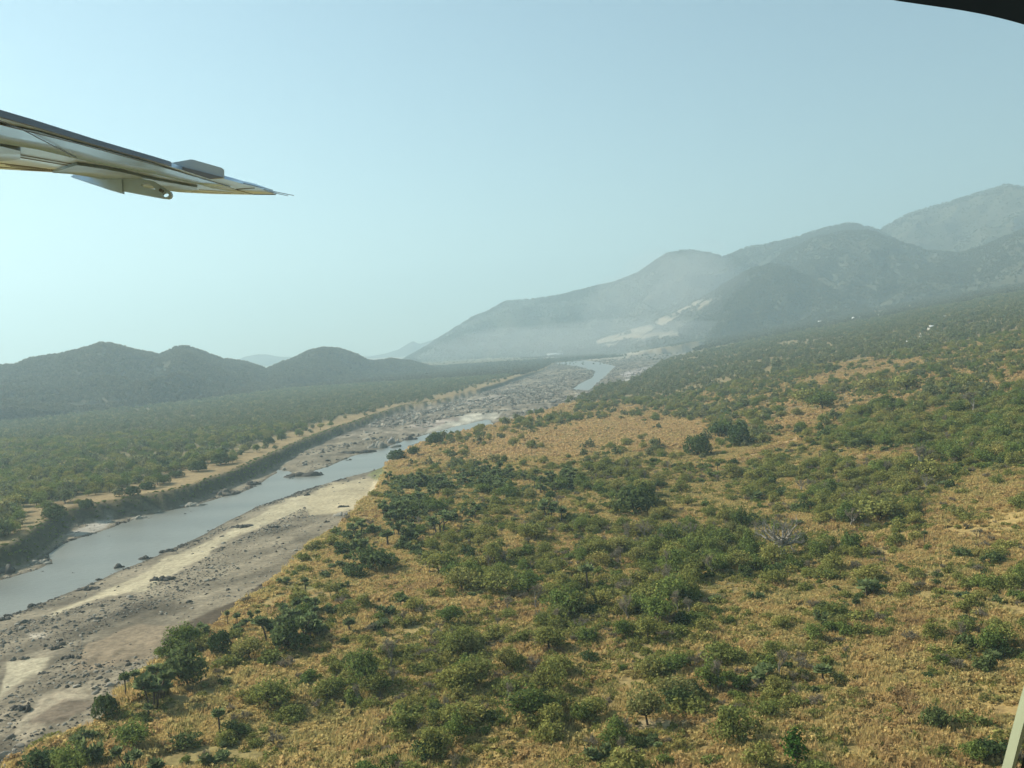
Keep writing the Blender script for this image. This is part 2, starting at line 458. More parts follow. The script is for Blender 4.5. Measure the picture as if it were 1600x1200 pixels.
# ------------------------------------------------------------------ ground sheet
def paint(X, Y, Z, t, sw, ins, dL):
    px, py, cz = project(X, Y, Z)
    wob = 5.0
    qx = px + wob * fbm(X, Y, 9, 3, 1); qy = py + wob * 0.6 * fbm(X + 50, Y, 9, 3, 2)
    nA = fbm(X, Y, 24, 5, 6)
    def soft(P, edge=2.2, warp=13.0):
        P = np.array(P, float); out = np.zeros(X.shape)
        k = np.where((px > P[:, 0].min() - 25) & (px < P[:, 0].max() + 25) & (py > P[:, 1].min() - 25) & (py < P[:, 1].max() + 25) & (cz > 0))[0]
        if len(k):
            d = dpoly(px[k], py[k], P, True); d = np.where(inpoly(px[k], py[k], P), d, -d)
            sc_ = np.clip((P[:, 1].mean() - 545) / 350, 0.1, 1.0)
            out[k] = sstep(-edge * sc_, edge * sc_, d + warp * sc_ * nA[k] - 1.5 * sc_)
        return out[..., None]
    C = np.empty(X.shape + (3,))
    n1 = fbm(X, Y, 45, 4, 3)[..., None]; n2 = fbm(X, Y, 7, 3, 4)[..., None]
    gold = np.array([0.33, 0.235, 0.09]); olive = np.array([0.21, 0.18, 0.07]); rust = np.array([0.30, 0.18, 0.08])
    farg = np.array([0.33, 0.225, 0.105])
    g = gold + (olive - gold) * np.clip(0.25 + 0.9 * n1, 0, 1) + (rust - gold) * np.clip(n2 - 0.1, 0, 1) * 0.8
    k = sstep(300, 480, Y)[..., None]
    g = g * (1 - k) + farg * (1 + 0.25 * n2) * k
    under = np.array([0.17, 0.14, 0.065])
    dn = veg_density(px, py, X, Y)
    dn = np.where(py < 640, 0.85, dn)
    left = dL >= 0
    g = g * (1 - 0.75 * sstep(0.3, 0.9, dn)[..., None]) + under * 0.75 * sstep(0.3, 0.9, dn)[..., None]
    # left bank: golden lip, wooded behind
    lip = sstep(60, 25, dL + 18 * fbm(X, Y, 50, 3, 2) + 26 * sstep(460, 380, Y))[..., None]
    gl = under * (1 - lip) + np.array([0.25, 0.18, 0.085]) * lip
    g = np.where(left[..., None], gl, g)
    for P in OPEN_PX:
        w_ = soft(P) * 0.8
        g = g * (1 - w_) + np.array([0.27, 0.19, 0.10]) * w_
    # riverbed
    fl = flow(X, Y, 16, 5, 2)[..., None]; fl2 = flow(X, Y, 5, 4, 6)[..., None]
    bed = np.array([0.19, 0.16, 0.108]) * (1 + 0.5 * fl + 0.6 * fl2 + 0.25 * n2)
    PB = [([(470, 776), (520, 756), (602, 746), (594, 768), (562, 792), (520, 804), (485, 806)], (0.38, 0.32, 0.20)),
          ([(60, 965), (150, 925), (250, 878), (340, 835), (420, 792), (500, 764), (480, 790), (430, 815), (330, 862), (300, 885), (230, 925), (130, 945), (80, 968)], (0.36, 0.31, 0.20)),
          ([(320, 880), (400, 862), (440, 855), (380, 880), (330, 892)], (0.33, 0.29, 0.2)),
          ([(0, 1026), (112, 1012), (62, 1056), (0, 1087)], (0.38, 0.33, 0.22)),
          ([(40, 985), (85, 985), (75, 1003), (42, 1003)], (0.38, 0.33, 0.25)),
          ([(130, 998), (215, 968), (330, 972), (270, 1022), (140, 1052), (105, 1050)], (0.25, 0.195, 0.125)),
          ([(20, 1150), (60, 1090), (120, 1075), (140, 1090), (70, 1140), (35, 1165)], (0.28, 0.235, 0.16)),
          ([(235, 1005), (290, 968), (380, 935), (440, 890), (482, 850), (508, 852), (450, 905), (390, 948), (330, 990), (280, 1010)], (0.085, 0.064, 0.04)),
          ([(45, 1128), (100, 1092), (150, 1098), (95, 1132)], (0.14, 0.11, 0.075)),
          ([(106, 834), (140, 818), (175, 813), (165, 825), (125, 838)], (0.34, 0.31, 0.25)),
          ([(690, 656), (735, 646), (787, 643), (772, 660), (722, 668), (655, 681), (668, 672)], (0.38, 0.35, 0.26)),
          ([(640, 664), (700, 650), (720, 655), (660, 674)], (0.30, 0.25, 0.19)),
          ([(715, 625), (790, 616), (800, 620), (730, 632)], (0.33, 0.28, 0.21)),
          ([(960, 598), (1075, 566), (1090, 572), (1010, 596), (985, 602)], (0.36, 0.33, 0.28)),
          ([(960, 584), (1060, 562), (1065, 567), (980, 590)], (0.34, 0.30, 0.26))]
    for P, c in PB:
        w_ = soft(P)
        bed = bed * (1 - w_) + np.array(c) * (1 + 0.08 * n2 + 0.10 * n1) * w_
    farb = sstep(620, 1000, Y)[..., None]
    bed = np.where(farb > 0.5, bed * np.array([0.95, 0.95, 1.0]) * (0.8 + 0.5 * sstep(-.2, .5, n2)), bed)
    wet = sstep(3.0, 0.0, sw)[..., None]
    bed = bed * (1 - 0.5 * wet)
    tt = sstep(0.25, 0.8, t)[..., None]
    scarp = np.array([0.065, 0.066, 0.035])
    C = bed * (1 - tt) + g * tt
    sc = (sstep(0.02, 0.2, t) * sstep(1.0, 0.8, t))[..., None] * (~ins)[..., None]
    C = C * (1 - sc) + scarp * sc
    # the pale valley floor upstream of the wood
    vf = inpoly(qx, qy, [(560, 566), (640, 563), (760, 552), (880, 562), (960, 566), (1000, 552), (1085, 528), (1100, 516), (900, 520), (600, 545)])
    C = np.where(vf[..., None] & (Y[..., None] > 1500), np.array([0.34, 0.29, 0.21]) * (1 + 0.5 * n1 + 0.3 * n2), C)
    for P in [[(925, 533), (985, 528), (1062, 523), (1062, 527), (990, 533), (940, 539)], [(640, 575), (672, 573), (672, 577), (642, 579)], [(845, 549), (880, 546), (890, 550), (850, 553)]]:
        C = np.where(inpoly(px + 2 * fbm(X, Y, 60, 2, 1), py, P)[..., None] & (Y > 1200)[..., None], np.array([0.42, 0.38, 0.28]), C)
    # strip of grass on the bar at the corner of the bank
    for P, c in [([(575, 742), (603, 726), (606, 752), (598, 760)], (0.14, 0.16, 0.05)), ([(505, 850), (520, 832), (535, 825), (525, 842)], (0.2, 0.21, 0.06)),
                 ([(955, 1142), (995, 1124), (1060, 1117), (1085, 1128), (1010, 1150)], (0.36, 0.29, 0.17)), ([(430, 912), (500, 902), (560, 905), (470, 925), (400, 940)], (0.10, 0.12, 0.045))]:
        w_ = soft(P) * 0.7
        C = C * (1 - w_) + np.array(c) * w_
    return np.clip(C, 0.01, 0.6)

def build_ground():
    az = np.concatenate([np.linspace(-180, -46, 34)[:-1], np.linspace(-46, 46, 760), np.linspace(46, 180, 34)[1:-1]])
    p = np.concatenate([np.linspace(900, 60, 420), np.linspace(59, 4, 130)])
    rad = np.concatenate([[4, 20, 45, 70, 90], 60 * FPX / p])
    rad = rad[rad < 11800]
    rad = np.concatenate([rad, [11900]])
    A, D = np.meshgrid(np.radians(az), rad)
    X = D * np.sin(A); Y = D * np.cos(A)
    Z, t, sw, ins, dL = land(X.ravel(), Y.ravel())
    C = paint(X.ravel(), Y.ravel(), Z, t, sw, ins, dL)
    V = np.stack([X.ravel(), Y.ravel(), Z], 1)
    nr, na = X.shape
    i, j = np.meshgrid(np.arange(nr - 1), np.arange(na), indexing='ij')
    a = (i * na + j).ravel(); b = (i * na + (j + 1) % na).ravel()
    c = ((i + 1) * na + (j + 1) % na).ravel(); d = ((i + 1) * na + j).ravel()
    F4 = np.stack([a, d, c, b], 1)
    F3 = np.stack([np.full(na, len(V)), np.arange(na), (np.arange(na) + 1) % na], 1)
    V = np.vstack([V, [[0, 0, Z[:na].mean()]]])
    C = np.vstack([C, C[:1]])
    me = mesh_np('ground', V, F3, F4, smooth=True)
    ca = me.color_attributes.new('Col', 'FLOAT_COLOR', 'POINT')
    ca.data.foreach_set('color', np.hstack([C, np.ones((len(C), 1))]).astype(np.float32).ravel())
    o = link('ground', me, [M['ground']])
    tag(o, 'dry golden savanna ground with a stony riverbed cut through it', 'ground', kind='structure')
    return o
build_ground()

def build_river(name, P, label):
    from mathutils.geometry import tessellate_polygon
    P = np.asarray(P)
    tri = tessellate_polygon([[Vector((x, y, 0)) for x, y in P]])
    z = base(P[:, 1]) - 0.0
    V = np.column_stack([P, z])
    me = mesh_np(name, V, np.array(tri))
    bm = bmesh.new(); bm.from_mesh(me)
    bmesh.ops.recalc_face_normals(bm, faces=bm.faces)
    if sum(f.normal.z for f in bm.faces) < 0: bmesh.ops.reverse_faces(bm, faces=bm.faces)
    bm.to_mesh(me); bm.free()
    tag(link(name, me, [M['water']]), label, 'river', kind='structure')
def grow(P, d):
    c = np.roll(P, -1, 0) - np.roll(P, 1, 0)
    nrm = np.stack([c[:, 1], -c[:, 0]], 1); nrm /= np.linalg.norm(nrm, axis=1)[:, None] + 1e-9
    area = 0.5 * np.sum(P[:, 0] * np.roll(P[:, 1], -1) - np.roll(P[:, 0], -1) * P[:, 1])
    return P + nrm * d * (1 if area > 0 else -1)
build_river('river', grow(WATER, 1.2), 'wide grey muddy river running away between its banks')
build_river('river', grow(FARW, 3.0), 'far bend of the river beyond the rapids')

# ------------------------------------------------------------------ hills and mountains
HILL_PTS = []
def hill(name, sil, dr, front, back, mat, label, spur=0.5, step=4, seed=0, trees=None, kind_pts='hill', scars=()):
    sil = np.array(sil, float)
    px = np.arange(sil[0, 0], sil[-1, 0] + 1, step)
    py = np.interp(px, sil[:, 0], sil[:, 1])
    py = py - np.minimum(1.6, 0.5) * fbm(px, px * 0 + seed * 7.7, 22, 3, seed) * 3
    if np.ndim(dr): drr = np.interp(px, [q[0] for q in dr], [q[1] for q in dr])
    else: drr = np.full(len(px), float(dr))
    d = ray(px, py); hl = np.hypot(d[:, 0], d[:, 1]); hx = d[:, 0] / hl; hy = d[:, 1] / hl
    zr = HC + d[:, 2] / hl * drr
    nv = 64
    v = np.concatenate([np.linspace(-1, 0, nv)[:-1], np.linspace(0, 1, 18)])
    VV, PX = np.meshgrid(v, np.arange(len(px)), indexing='ij')
    off = np.where(VV < 0, VV * front, VV * back)
    D = drr[PX] + off
    X = hx[PX] * D; Y = hy[PX] * D
    zb = zplain(X, Y) - 6
    arc = X * 1.0
    n = fbm(X, Y, front * 0.55, 5, seed + 1); n2 = 1 - np.abs(fbm(X + 500, Y, front * 0.38, 4, seed + 2)) * 2
    av = np.abs(VV)
    ve = np.clip(av * (1 - spur * n * np.minimum(1, av * 4) - 0.55 * spur * (n2 - 0.4) * np.minimum(1, av * 4)), 0, 1.0)
    prof = 0.62 * (1 - ve) ** 1.35 + 0.38 * 0.5 * (1 + np.cos(np.pi * ve))
    prof = np.where(av > 0.999, 0, prof)
    hgt = np.maximum(zr[PX] - zb, 0)
    n3 = 1 - 2 * np.abs(fbm(X - 300, Y, front * 0.13, 4, seed + 4))
    Z = zb + hgt * prof + hgt * (0.06 * n2 + 0.035 * n3) * sstep(0, .25, av) * sstep(1, .8, av)
    V = np.stack([X.ravel(), Y.ravel(), Z.ravel()], 1)
    na = len(px); nr = len(v)
    i, j = np.meshgrid(np.arange(nr - 1), np.arange(na - 1), indexing='ij')
    a = (i * na + j).ravel()
    F4 = np.stack([a, a + 1, a + na + 1, a + na], 1)
    me = mesh_np(name, V, None, F4, smooth=True)
    hx_, hy_, _ = project(V[:, 0], V[:, 1], V[:, 2])
    sm = np.zeros(len(V)); wb = 16 * fbm(V[:, 0], V[:, 1], 70, 5, 2)
    for P in scars: sm = np.where(inpoly(hx_ + wb, hy_ + wb * .5, P), 1.0, sm)
    at = me.attributes.new('scar', 'FLOAT', 'POINT'); at.data.foreach_set('value', sm.astype(np.float32))
    o = link(name, me, [mat]); tag(o, label, 'mountain' if 'mountain' in name else 'hill', kind='structure')
    if trees:
        k = rng.integers(0, len(F4), trees)
        # even out by true face area
        q = V[F4]; ar = np.linalg.norm(np.cross(q[:, 2] - q[:, 0], q[:, 3] - q[:, 1]), axis=1)
        front_ok = (VV[:-1, :-1].ravel() < 0.06) & (q[:, :, 2].mean(1) > zplain(q[:, :, 0].mean(1), q[:, :, 1].mean(1)) - 1)
        mc = q.mean(1); ar = ar * front_ok * np.clip(0.55 + 1.6 * fbm(mc[:, 0], mc[:, 1], 150, 4, seed + 3), .22, 1.5) * (sm[F4].max(1) < .5)
        k = rng.choice(len(F4), trees, p=ar / ar.sum())
        a_, b_ = rng.random((2, trees, 1))
        p0 = q[k, 0] * (1 - a_) * (1 - b_) + q[k, 1] * a_ * (1 - b_) + q[k, 2] * a_ * b_ + q[k, 3] * (1 - a_) * b_
        # crest trees
        HILL_PTS.append((kind_pts, p0))
        m = min(na * 2, 700)
        c = rng.random(m) * (na - 1.001); ci = c.astype(int); cf = (c - ci)[:, None]
        row = (nv - 1) * na
        HILL_PTS.append((kind_pts, V[row + ci] * (1 - cf) + V[row + ci + 1] * cf - np.array([0, 0, 1.0])))
    return o

hill('hill', [(-330, 600), (-200, 585), (-80, 578), (0, 574), (25, 572), (45, 562), (90, 556), (125, 549), (160, 537), (180, 540), (215, 550), (250, 556),
              (275, 545), (292, 543), (315, 550), (345, 561), (385, 568), (410, 576), (440, 592), (470, 605)],
     [(-330, 2100), (165, 2250), (470, 2600)], 680, 600, M['hill'], 'hazy wooded double-peaked hill beyond the river wood', seed=1, trees=24000)
hill('hill', [(385, 612), (405, 590), (420, 576), (450, 565), (480, 551), (505, 545), (530, 546), (560, 557), (575, 566), (590, 566), (610, 562), (640, 566), (665, 572), (690, 580), (705, 588)],
     [(385, 2500), (520, 2750), (705, 3000)], 520, 480, M['hill'], 'smaller rounded wooded hill beside the gap in the hills', seed=2, trees=11000)
hill('mountain', [(600, 580), (630, 562), (660, 545), (700, 520), (735, 497), (760, 488), (790, 470), (830, 468), (880, 460), (930, 447), (965, 440), (1000, 425), (1040, 397), (1065, 391),
                  (1095, 393), (1130, 402), (1170, 385), (1200, 382), (1240, 372), (1290, 355), (1330, 349), (1370, 358), (1420, 385), (1500, 410), (1600, 430)],
     [(600, 5600), (1100, 5200), (1600, 5600)], 1150, 900, M['mountain'], 'long hazy mountain range rising from the valley mouth', seed=3, trees=26000, kind_pts='mtn')
hill('mountain', [(1240, 440), (1300, 400), (1380, 356), (1420, 333), (1500, 310), (1540, 298), (1570, 288), (1600, 293), (1660, 300), (1760, 280), (1900, 300)],
     6100, 1300, 900, M['mountain'], 'tallest faint mountain peak behind the range', seed=4, trees=7000, kind_pts='mtn')
hill('hill', [(880, 542), (930, 530), (1000, 510), (1050, 490), (1100, 465), (1140, 440), (1175, 420), (1205, 414), (1235, 419), (1270, 436), (1310, 460), (1350, 480), (1400, 500)],
     [(880, 4300), (1200, 3900), (1400, 3700)], 620, 600, M['mountain'], 'brown dusty foothill with the quarried shoulder', seed=5, trees=9000, kind_pts='mtn', step=3,
     scars=[[(1022, 502), (1058, 481), (1090, 466), (1108, 461), (1100, 473), (1075, 486), (1050, 502)], [(1025, 504), (1040, 497), (1052, 497), (1046, 506), (1030, 509)], [(930, 533), (1000, 520), (1060, 519), (1062, 526), (985, 532), (940, 540)], [(985, 516), (1015, 508), (1020, 514), (990, 521)]])
hill('hill', [(1140, 470), (1180, 430), (1220, 398), (1270, 372), (1320, 362), (1355, 360), (1400, 375), (1450, 393), (1500, 397), (1540, 384), (1600, 358), (1680, 330), (1800, 320)],
     [(1140, 4700), (1400, 4500), (1800, 4300)], 900, 700, M['mountain'], 'broad wooded foothill in front of the range', seed=6, trees=18000, kind_pts='mtn')
hill('mountain', [(340, 574), (372, 562), (385, 556), (405, 553), (430, 556), (455, 558), (480, 566)], 8200, 700, 600, M['mountain'], 'very faint far hill in the gap between the near hills', seed=7)
hill('mountain', [(530, 570), (560, 562), (600, 553), (622, 546), (645, 533), (655, 538), (680, 530), (720, 545), (760, 560)], 8600, 800, 600, M['mountain'], 'very faint pointed far hill at the mouth of the valley', seed=2)

# ------------------------------------------------------------------ plant prototypes
def unit(n):
    v = rng.normal(size=(n, 3)); return v / np.linalg.norm(v, axis=1)[:, None]
def leaves(mb, cen, nrm, size, m=0, tri=False):
    """one small leaf-clump face at each centre"""
    n = len(cen)
    a = np.cross(nrm, unit(n)); a /= np.linalg.norm(a, axis=1)[:, None] + 1e-9
    b = np.cross(nrm, a)
    s = (size * (0.6 + 0.8 * rng.random(n)))[:, None]
    if tri:
        V = np.stack([cen + a * s, cen - a * s * 0.5 + b * s * 0.8, cen - a * s * 0.5 - b * s * 0.8], 1).reshape(-1, 3)
        mb.add(V, np.arange(3 * n).reshape(-1, 3), None, m)
    else:
        V = np.stack([cen + a * s, cen + b * s * 0.75, cen - a * s, cen - b * s * 0.75], 1).reshape(-1, 3)
        mb.add(V, None, np.arange(4 * n).reshape(-1, 4), m)
def lobes_crown(mb, w, h, z0, nl, n, leaf, m=0, flat=1.0, tri=False, fill=0.25):
    """crown made of uneven lobes, leaf clumps on and inside them; returns lobe centres"""
    cs = []
    for i in range(nl):
        a = 2 * math.pi * (i * 0.618 + 0.15 * random.random()); rr = w * 0.5 * (0.15 + 0.72 * random.random()) * (0 if i == 0 else 1)
        zz = z0 + h * (0.20 + 0.55 * random.random() * (1 - 0.45 * rr / (w * .5)))
        cs.append((rr * math.cos(a), rr * math.sin(a), zz, w * (0.10 + 0.18 * random.random()), h * (0.14 + 0.2 * random.random()) * flat))
    cs[0] = (w * random.uniform(-.12, .12), w * random.uniform(-.12, .12), z0 + h * 0.5, w * 0.24, h * 0.38)
    per = max(6, n // nl)
    for cx, cy_, cz, rx, rz in cs:
        u = unit(per); u[:, 2] = np.where((u[:, 2] < -0.3) & (rng.random(per) < .5), -u[:, 2] * 0.6, u[:, 2])
        rad = np.where(rng.random(per) < fill, 0.3 + 0.7 * rng.random(per), 0.75 + 0.55 * rng.random(per))[:, None]
        c = np.array([cx, cy_, cz]) + u * rad * np.array([rx, rx, rz])
        c[:, 2] = np.maximum(c[:, 2], 0.1)
        nn = u + 0.9 * unit(per); nn /= np.linalg.norm(nn, axis=1)[:, None]
        leaves(mb, c, nn, leaf, m, tri)
    return cs
def limbs(mb, base_pt, targets, r0, m=0, n=5):
    for t in targets:
        t = np.array(t[:3]); b = np.array(base_pt)
        mid = (b + t) / 2 + np.array([random.uniform(-.2, .2), random.uniform(-.2, .2), random.uniform(-.1, .25)]) * np.linalg.norm(t - b) * 0.4
        mb.tube([b, mid, t], [r0, r0 * 0.65, r0 * 0.25], n, m)

PROTO = {}                               # kind -> list of (parts {name: mesh}, joined mesh)
def proto(kind, parts, mats):
    """parts: list of (part name, MB); keeps the parts and one joined mesh for far copies"""
    i = len(PROTO.setdefault(kind, []))
    J = MB(); pm = []
    for k, (pn, mb) in enumerate(parts):
        me = mb.mesh(pn); me.materials.append(mats[k]); pm.append((pn, me))
        for V in mb.V[:0]: pass
        J.add(np.vstack(mb.V), np.vstack(mb.F3) if mb.F3 else None, np.vstack(mb.F4) if mb.F4 else None, k)
    jm = J.mesh(f'{kind}_{i:02d}')
    for mt in mats: jm.materials.append(mt)
    PROTO[kind].append((pm, jm))

# all prototypes are 1 unit wide crowns scaled on placing; sizes below in metres for a typical plant
def mk_shrub(kind, mat, w, h, n, leaf, nl=7, stem=True, tri=False):
    c = MB(); s = MB()
    cs = lobes_crown(c, w, h, 0.0, nl, n, leaf, tri=tri)
    limbs(s, (0, 0, -0.2), cs, 0.05, n=4)
    proto(kind, [('stems', s), ('foliage', c)], [M['bark'], mat])
for _ in range(6): mk_shrub('olive_shrub', M['olive'], 3.8, 2.3, 900, 0.155, random.randint(10, 15))
for _ in range(3): mk_shrub('green_shrub', M['green'], 3.2, 2.4, 760, 0.16, random.randint(5, 8))
for _ in range(3): mk_shrub('dark_bush', M['dark'], 4.2, 3.2, 820, 0.21, random.randint(7, 10))
for _ in range(3): mk_shrub('yellow_shrub', M['yellow'], 3.4, 2.2, 700, 0.155, random.randint(6, 8))
def mk_tree(kind, mat, w, h, tr, n, leaf, nl=9, bark='bark', flat=1.0):
    c = MB(); t = MB()
    z0 = h * tr
    cs = lobes_crown(c, w, h - z0, z0, nl, n, leaf, flat=flat)
    lean = np.array([random.uniform(-.3, .3), random.uniform(-.3, .3), 0])
    fork = np.array([lean[0], lean[1], z0 + (h - z0) * 0.12])
    t.tube([(0, 0, -0.4), (lean[0] * .3, lean[1] * .3, z0 * .5), fork], [0.22, 0.16, 0.13], 7)
    limbs(t, fork, cs, 0.10, n=5)
    proto(kind, [('trunk', t), ('crown', c)], [M[bark], mat])
for q_ in range(5): mk_tree('olive_tree', M['olive'], 5.6, 5.2, (0.1, .16, .28, .08, .12)[q_], 1600, 0.175, random.randint(11, 16))
for q_ in range(5): mk_tree('green_tree', M['green'], 5.8, 5.4, (0.08, .12, .22, .1, .15)[q_], 1700, 0.18, random.randint(11, 15))
for _ in range(2): mk_tree('yellow_tree', M['yellow'], 6.0, 5.6, 0.12, 1100, 0.23, 13)
for _ in range(2): mk_tree('dark_tree', M['dark'], 5.2, 5.2, 0.04, 1500, 0.24, 12)
for _ in range(1): mk_tree('bright_tree', M['bright'], 3.2, 6.6, 0.04, 1000, 0.22, 15)

for _ in range(2):                       # dense rounded dome down to the ground
    c = MB(); s_ = MB(); n_ = 2200
    u = unit(n_); u[:, 2] = np.where(u[:, 2] < -.45, -u[:, 2], u[:, 2])
    bumps = fbm(u[:, 0] * 2 + u[:, 2], u[:, 1] * 2 - u[:, 2], 0.55, 3, 4)
    rad = (np.where(rng.random(n_) < .2, .6 + .3 * rng.random(n_), .92 + .1 * rng.random(n_)) * (1 + .45 * bumps))[:, None]
    cc = np.array([0, 0, 1.75]) + u * rad * np.array([2.6, 2.6, 2.5]); cc[:, 2] = np.maximum(cc[:, 2], .05)
    nn = u + .7 * unit(n_); nn /= np.linalg.norm(nn, axis=1)[:, None]
    leaves(c, cc, nn, 0.21)
    limbs(s_, (0, 0, -.2), [(1.2, .4, 2.4), (-1, .8, 2.6), (.2, -1.1, 2.5), (0, .2, 3.2)], .13)
    proto('round_tree', [('trunk', s_), ('crown', c)], [M['bark'], M['dark']])
def grow_twigs(mb, p, d, L, r, depth, spread=0.6, up=0.12, kids=(2, 4), n=5, tw=None):
    q = p + d * L * 0.5 + unit(1)[0] * L * 0.06
    e = p + d * L
    mb.tube([p, q, e], [r, r * 0.8, r * 0.55], n if depth > 1 else 3)
    if depth == 0: return
    for k in range(random.randint(*kids)):
        dd = d + unit(1)[0] * spread + np.array([0, 0, up]); dd /= np.linalg.norm(dd)
        s = p + d * L * random.uniform(0.55, 1.0)
        grow_twigs(mb, s, dd, L * random.uniform(0.55, 0.8), r * 0.5, depth - 1, spread, up, kids, n)
def mk_bare(kind, h, depth, spread, bark, r=0.12, stems=1, haze_n=260, w=3.5):
    t = MB(); c = MB()
    for s in range(stems):
        d = np.array([0, 0, 1.0]) + unit(1)[0] * (0.12 if stems == 1 else 0.55); d /= np.linalg.norm(d)
        if d[2] < 0.3: d[2] = 0.5
        grow_twigs(t, np.array([0, 0, -0.2]), d, h * 0.36, r, depth, spread, 0.2, (2, 4))
    # fine twig ends as thin slivers round the boughs
    V = np.vstack(t.V); V = V[V[:, 2] > h * 0.35]
    k = rng.integers(0, len(V), haze_n)
    dirs = unit(haze_n) + np.array([0, 0, 0.5]); dirs /= np.linalg.norm(dirs, axis=1)[:, None]
    ln = (0.35 + 0.5 * rng.random(haze_n))[:, None] * h * 0.14
    sd = np.cross(dirs, unit(haze_n)); sd /= np.linalg.norm(sd, axis=1)[:, None] + 1e-9
    P = V[k]
    TV = np.stack([P - sd * 0.035, P + sd * 0.035, P + dirs * ln], 1).reshape(-1, 3)
    c.add(TV, np.arange(3 * haze_n).reshape(-1, 3))
    proto(kind, [('trunk', t), ('twigs', c)], [M[bark], M['twig']])
for _ in range(3): mk_bare('grey_shrub', 2.4, 2, 0.8, 'bark', 0.04, 7, 700)
for _ in range(3): mk_bare('bare_tree', 6.0, 3, 0.6, 'pale_bark', 0.15, 1, 520)

def fan(mb, p, d, r, m=0):
    """one stiff fan leaf at the end of its stalk"""
    up = np.array([0, 0, 1.0]); s = np.cross(d, up); s /= np.linalg.norm(s) + 1e-9
    nn = np.cross(s, d)
    c = p + d * r * 0.75
    V = [p + d * r * 0.3]
    k = 6
    for i in range(k + 1):
        a = -1.9 + 3.8 * i / k
        rad = r * (0.80 if i % 2 else 0.42)
        V.append(c + rad * (math.cos(a) * d + math.sin(a) * s) + nn * (0.12 * r * (1 if i % 2 else -1)) - up * 0.16 * r * abs(math.sin(a)))
    mb.add(V, [(0, i, i + 1) for i in range(1, k + 1)], None, m)
    mb.add([p - s * 0.03, p + s * 0.03, c], [(0, 1, 2)], None, m)
def palm_head(mb, p, r, n=16):
    for i in range(n):
        a = 2.399 * i; el = math.asin(-0.45 + 1.4 * (i + 0.5) / n) if -0.45 + 1.4 * (i + 0.5) / n < 1 else 1.5
        d = np.array([math.cos(a) * math.cos(el), math.sin(a) * math.cos(el), math.sin(el)])
        fan(mb, p, d, r * random.uniform(0.8, 1.15))
def mk_palm(kind, stems, h, r, fork=True, n=18):
    t = MB(); c = MB()
    for s in range(stems):
        a = 2 * math.pi * s / stems + random.random(); off = 0 if stems == 1 else random.uniform(0.3, 0.8)
        b = np.array([off * math.cos(a), off * math.sin(a), -0.3])
        hh = h * random.uniform(0.55, 1.0)
        lean = np.array([math.cos(a), math.sin(a), 0]) * (0.16 * hh if stems > 1 else 0.04 * hh)
        f = b + lean * 0.5 + np.array([0, 0, hh * (0.55 if fork else 1.0)])
        t.tube([b, (b + f) / 2, f], [0.20, 0.15, 0.14], 6)
        if fork:
            for q in range(2):
                an = a + (-1) ** q * 1.2
                e = f + np.array([math.cos(an) * 0.2 * hh, math.sin(an) * 0.2 * hh, hh * (random.uniform(0.32, 0.46) if q == 0 else random.uniform(0.08, 0.3))])
                t.tube([f, (f + e) / 2 + np.array([math.cos(an), math.sin(an), -.3]) * .12, e], [0.13, 0.11, 0.10], 5)
                palm_head(c, e, r, n)
        else:
            palm_head(c, f, r, n)
    proto(kind, [('trunk', t), ('fronds', c)], [M['bark'], M['palm']])
for k_ in range(5): mk_palm('doum_palm', 3, 6.2, 0.85, True, 24)
for k_ in range(2): mk_palm('tall_palm', 1, 5.6, 0.85, False, 40)
for k_ in range(3):                       # low suckering palm clump
    t = MB(); c = MB()
    for q in range(8):
        p = np.array([random.uniform(-1.1, 1.1), random.uniform(-1.1, 1.1), random.uniform(0.3, 1.6)])
        t.tube([(p[0] * .6, p[1] * .6, -.2), p], [0.1, 0.08], 4)
        palm_head(c, p, 0.62, 14)
    proto('palm_clump', [('stems', t), ('fronds', c)], [M['bark'], M['palm']])

def mk_far(kind, mat, w, h, n, leaf):
    c = MB(); s = MB()
    lobes_crown(c, w, h, 0.1, 8, n, leaf, tri=False)
    s.tube([(0, 0, -1), (0, 0, h * .4)], [0.2, 0.15], 4)
    proto(kind, [('trunk', s), ('crown', c)], [M['bark'], mat])
for _ in range(5): mk_far('far_tree', M['far'], 6.0, 5.8, 260, 0.46)
for _ in range(4): mk_far('hill_tree', M['hillwood'], 8.0, 7.0, 90, 1.0)
for _ in range(2): mk_far('far_bush', M['dark'], 3.6, 2.6, 220, 0.3)
for _ in range(3): mk_far('bank_shrub', M['green'], 4.0, 2.4, 260, 0.34)
SIZE = {'round_tree': (5.2, 4.25), 'olive_shrub': (3.6, 2.6), 'green_shrub': (3.2, 2.4), 'dark_bush': (4.2, 3.2), 'yellow_shrub': (3.4, 2.2), 'olive_tree': (5.4, 5.6), 'green_tree': (5.6, 5.8),
        'yellow_tree': (6.0, 5.8), 'dark_tree': (5.2, 5.4), 'bright_tree': (3.2, 6.6), 'grey_shrub': (3.4, 2.6), 'bare_tree': (5.0, 6.0), 'doum_palm': (5.0, 6.6),
        'tall_palm': (2.6, 6.8), 'palm_clump': (3.6, 2.6)}

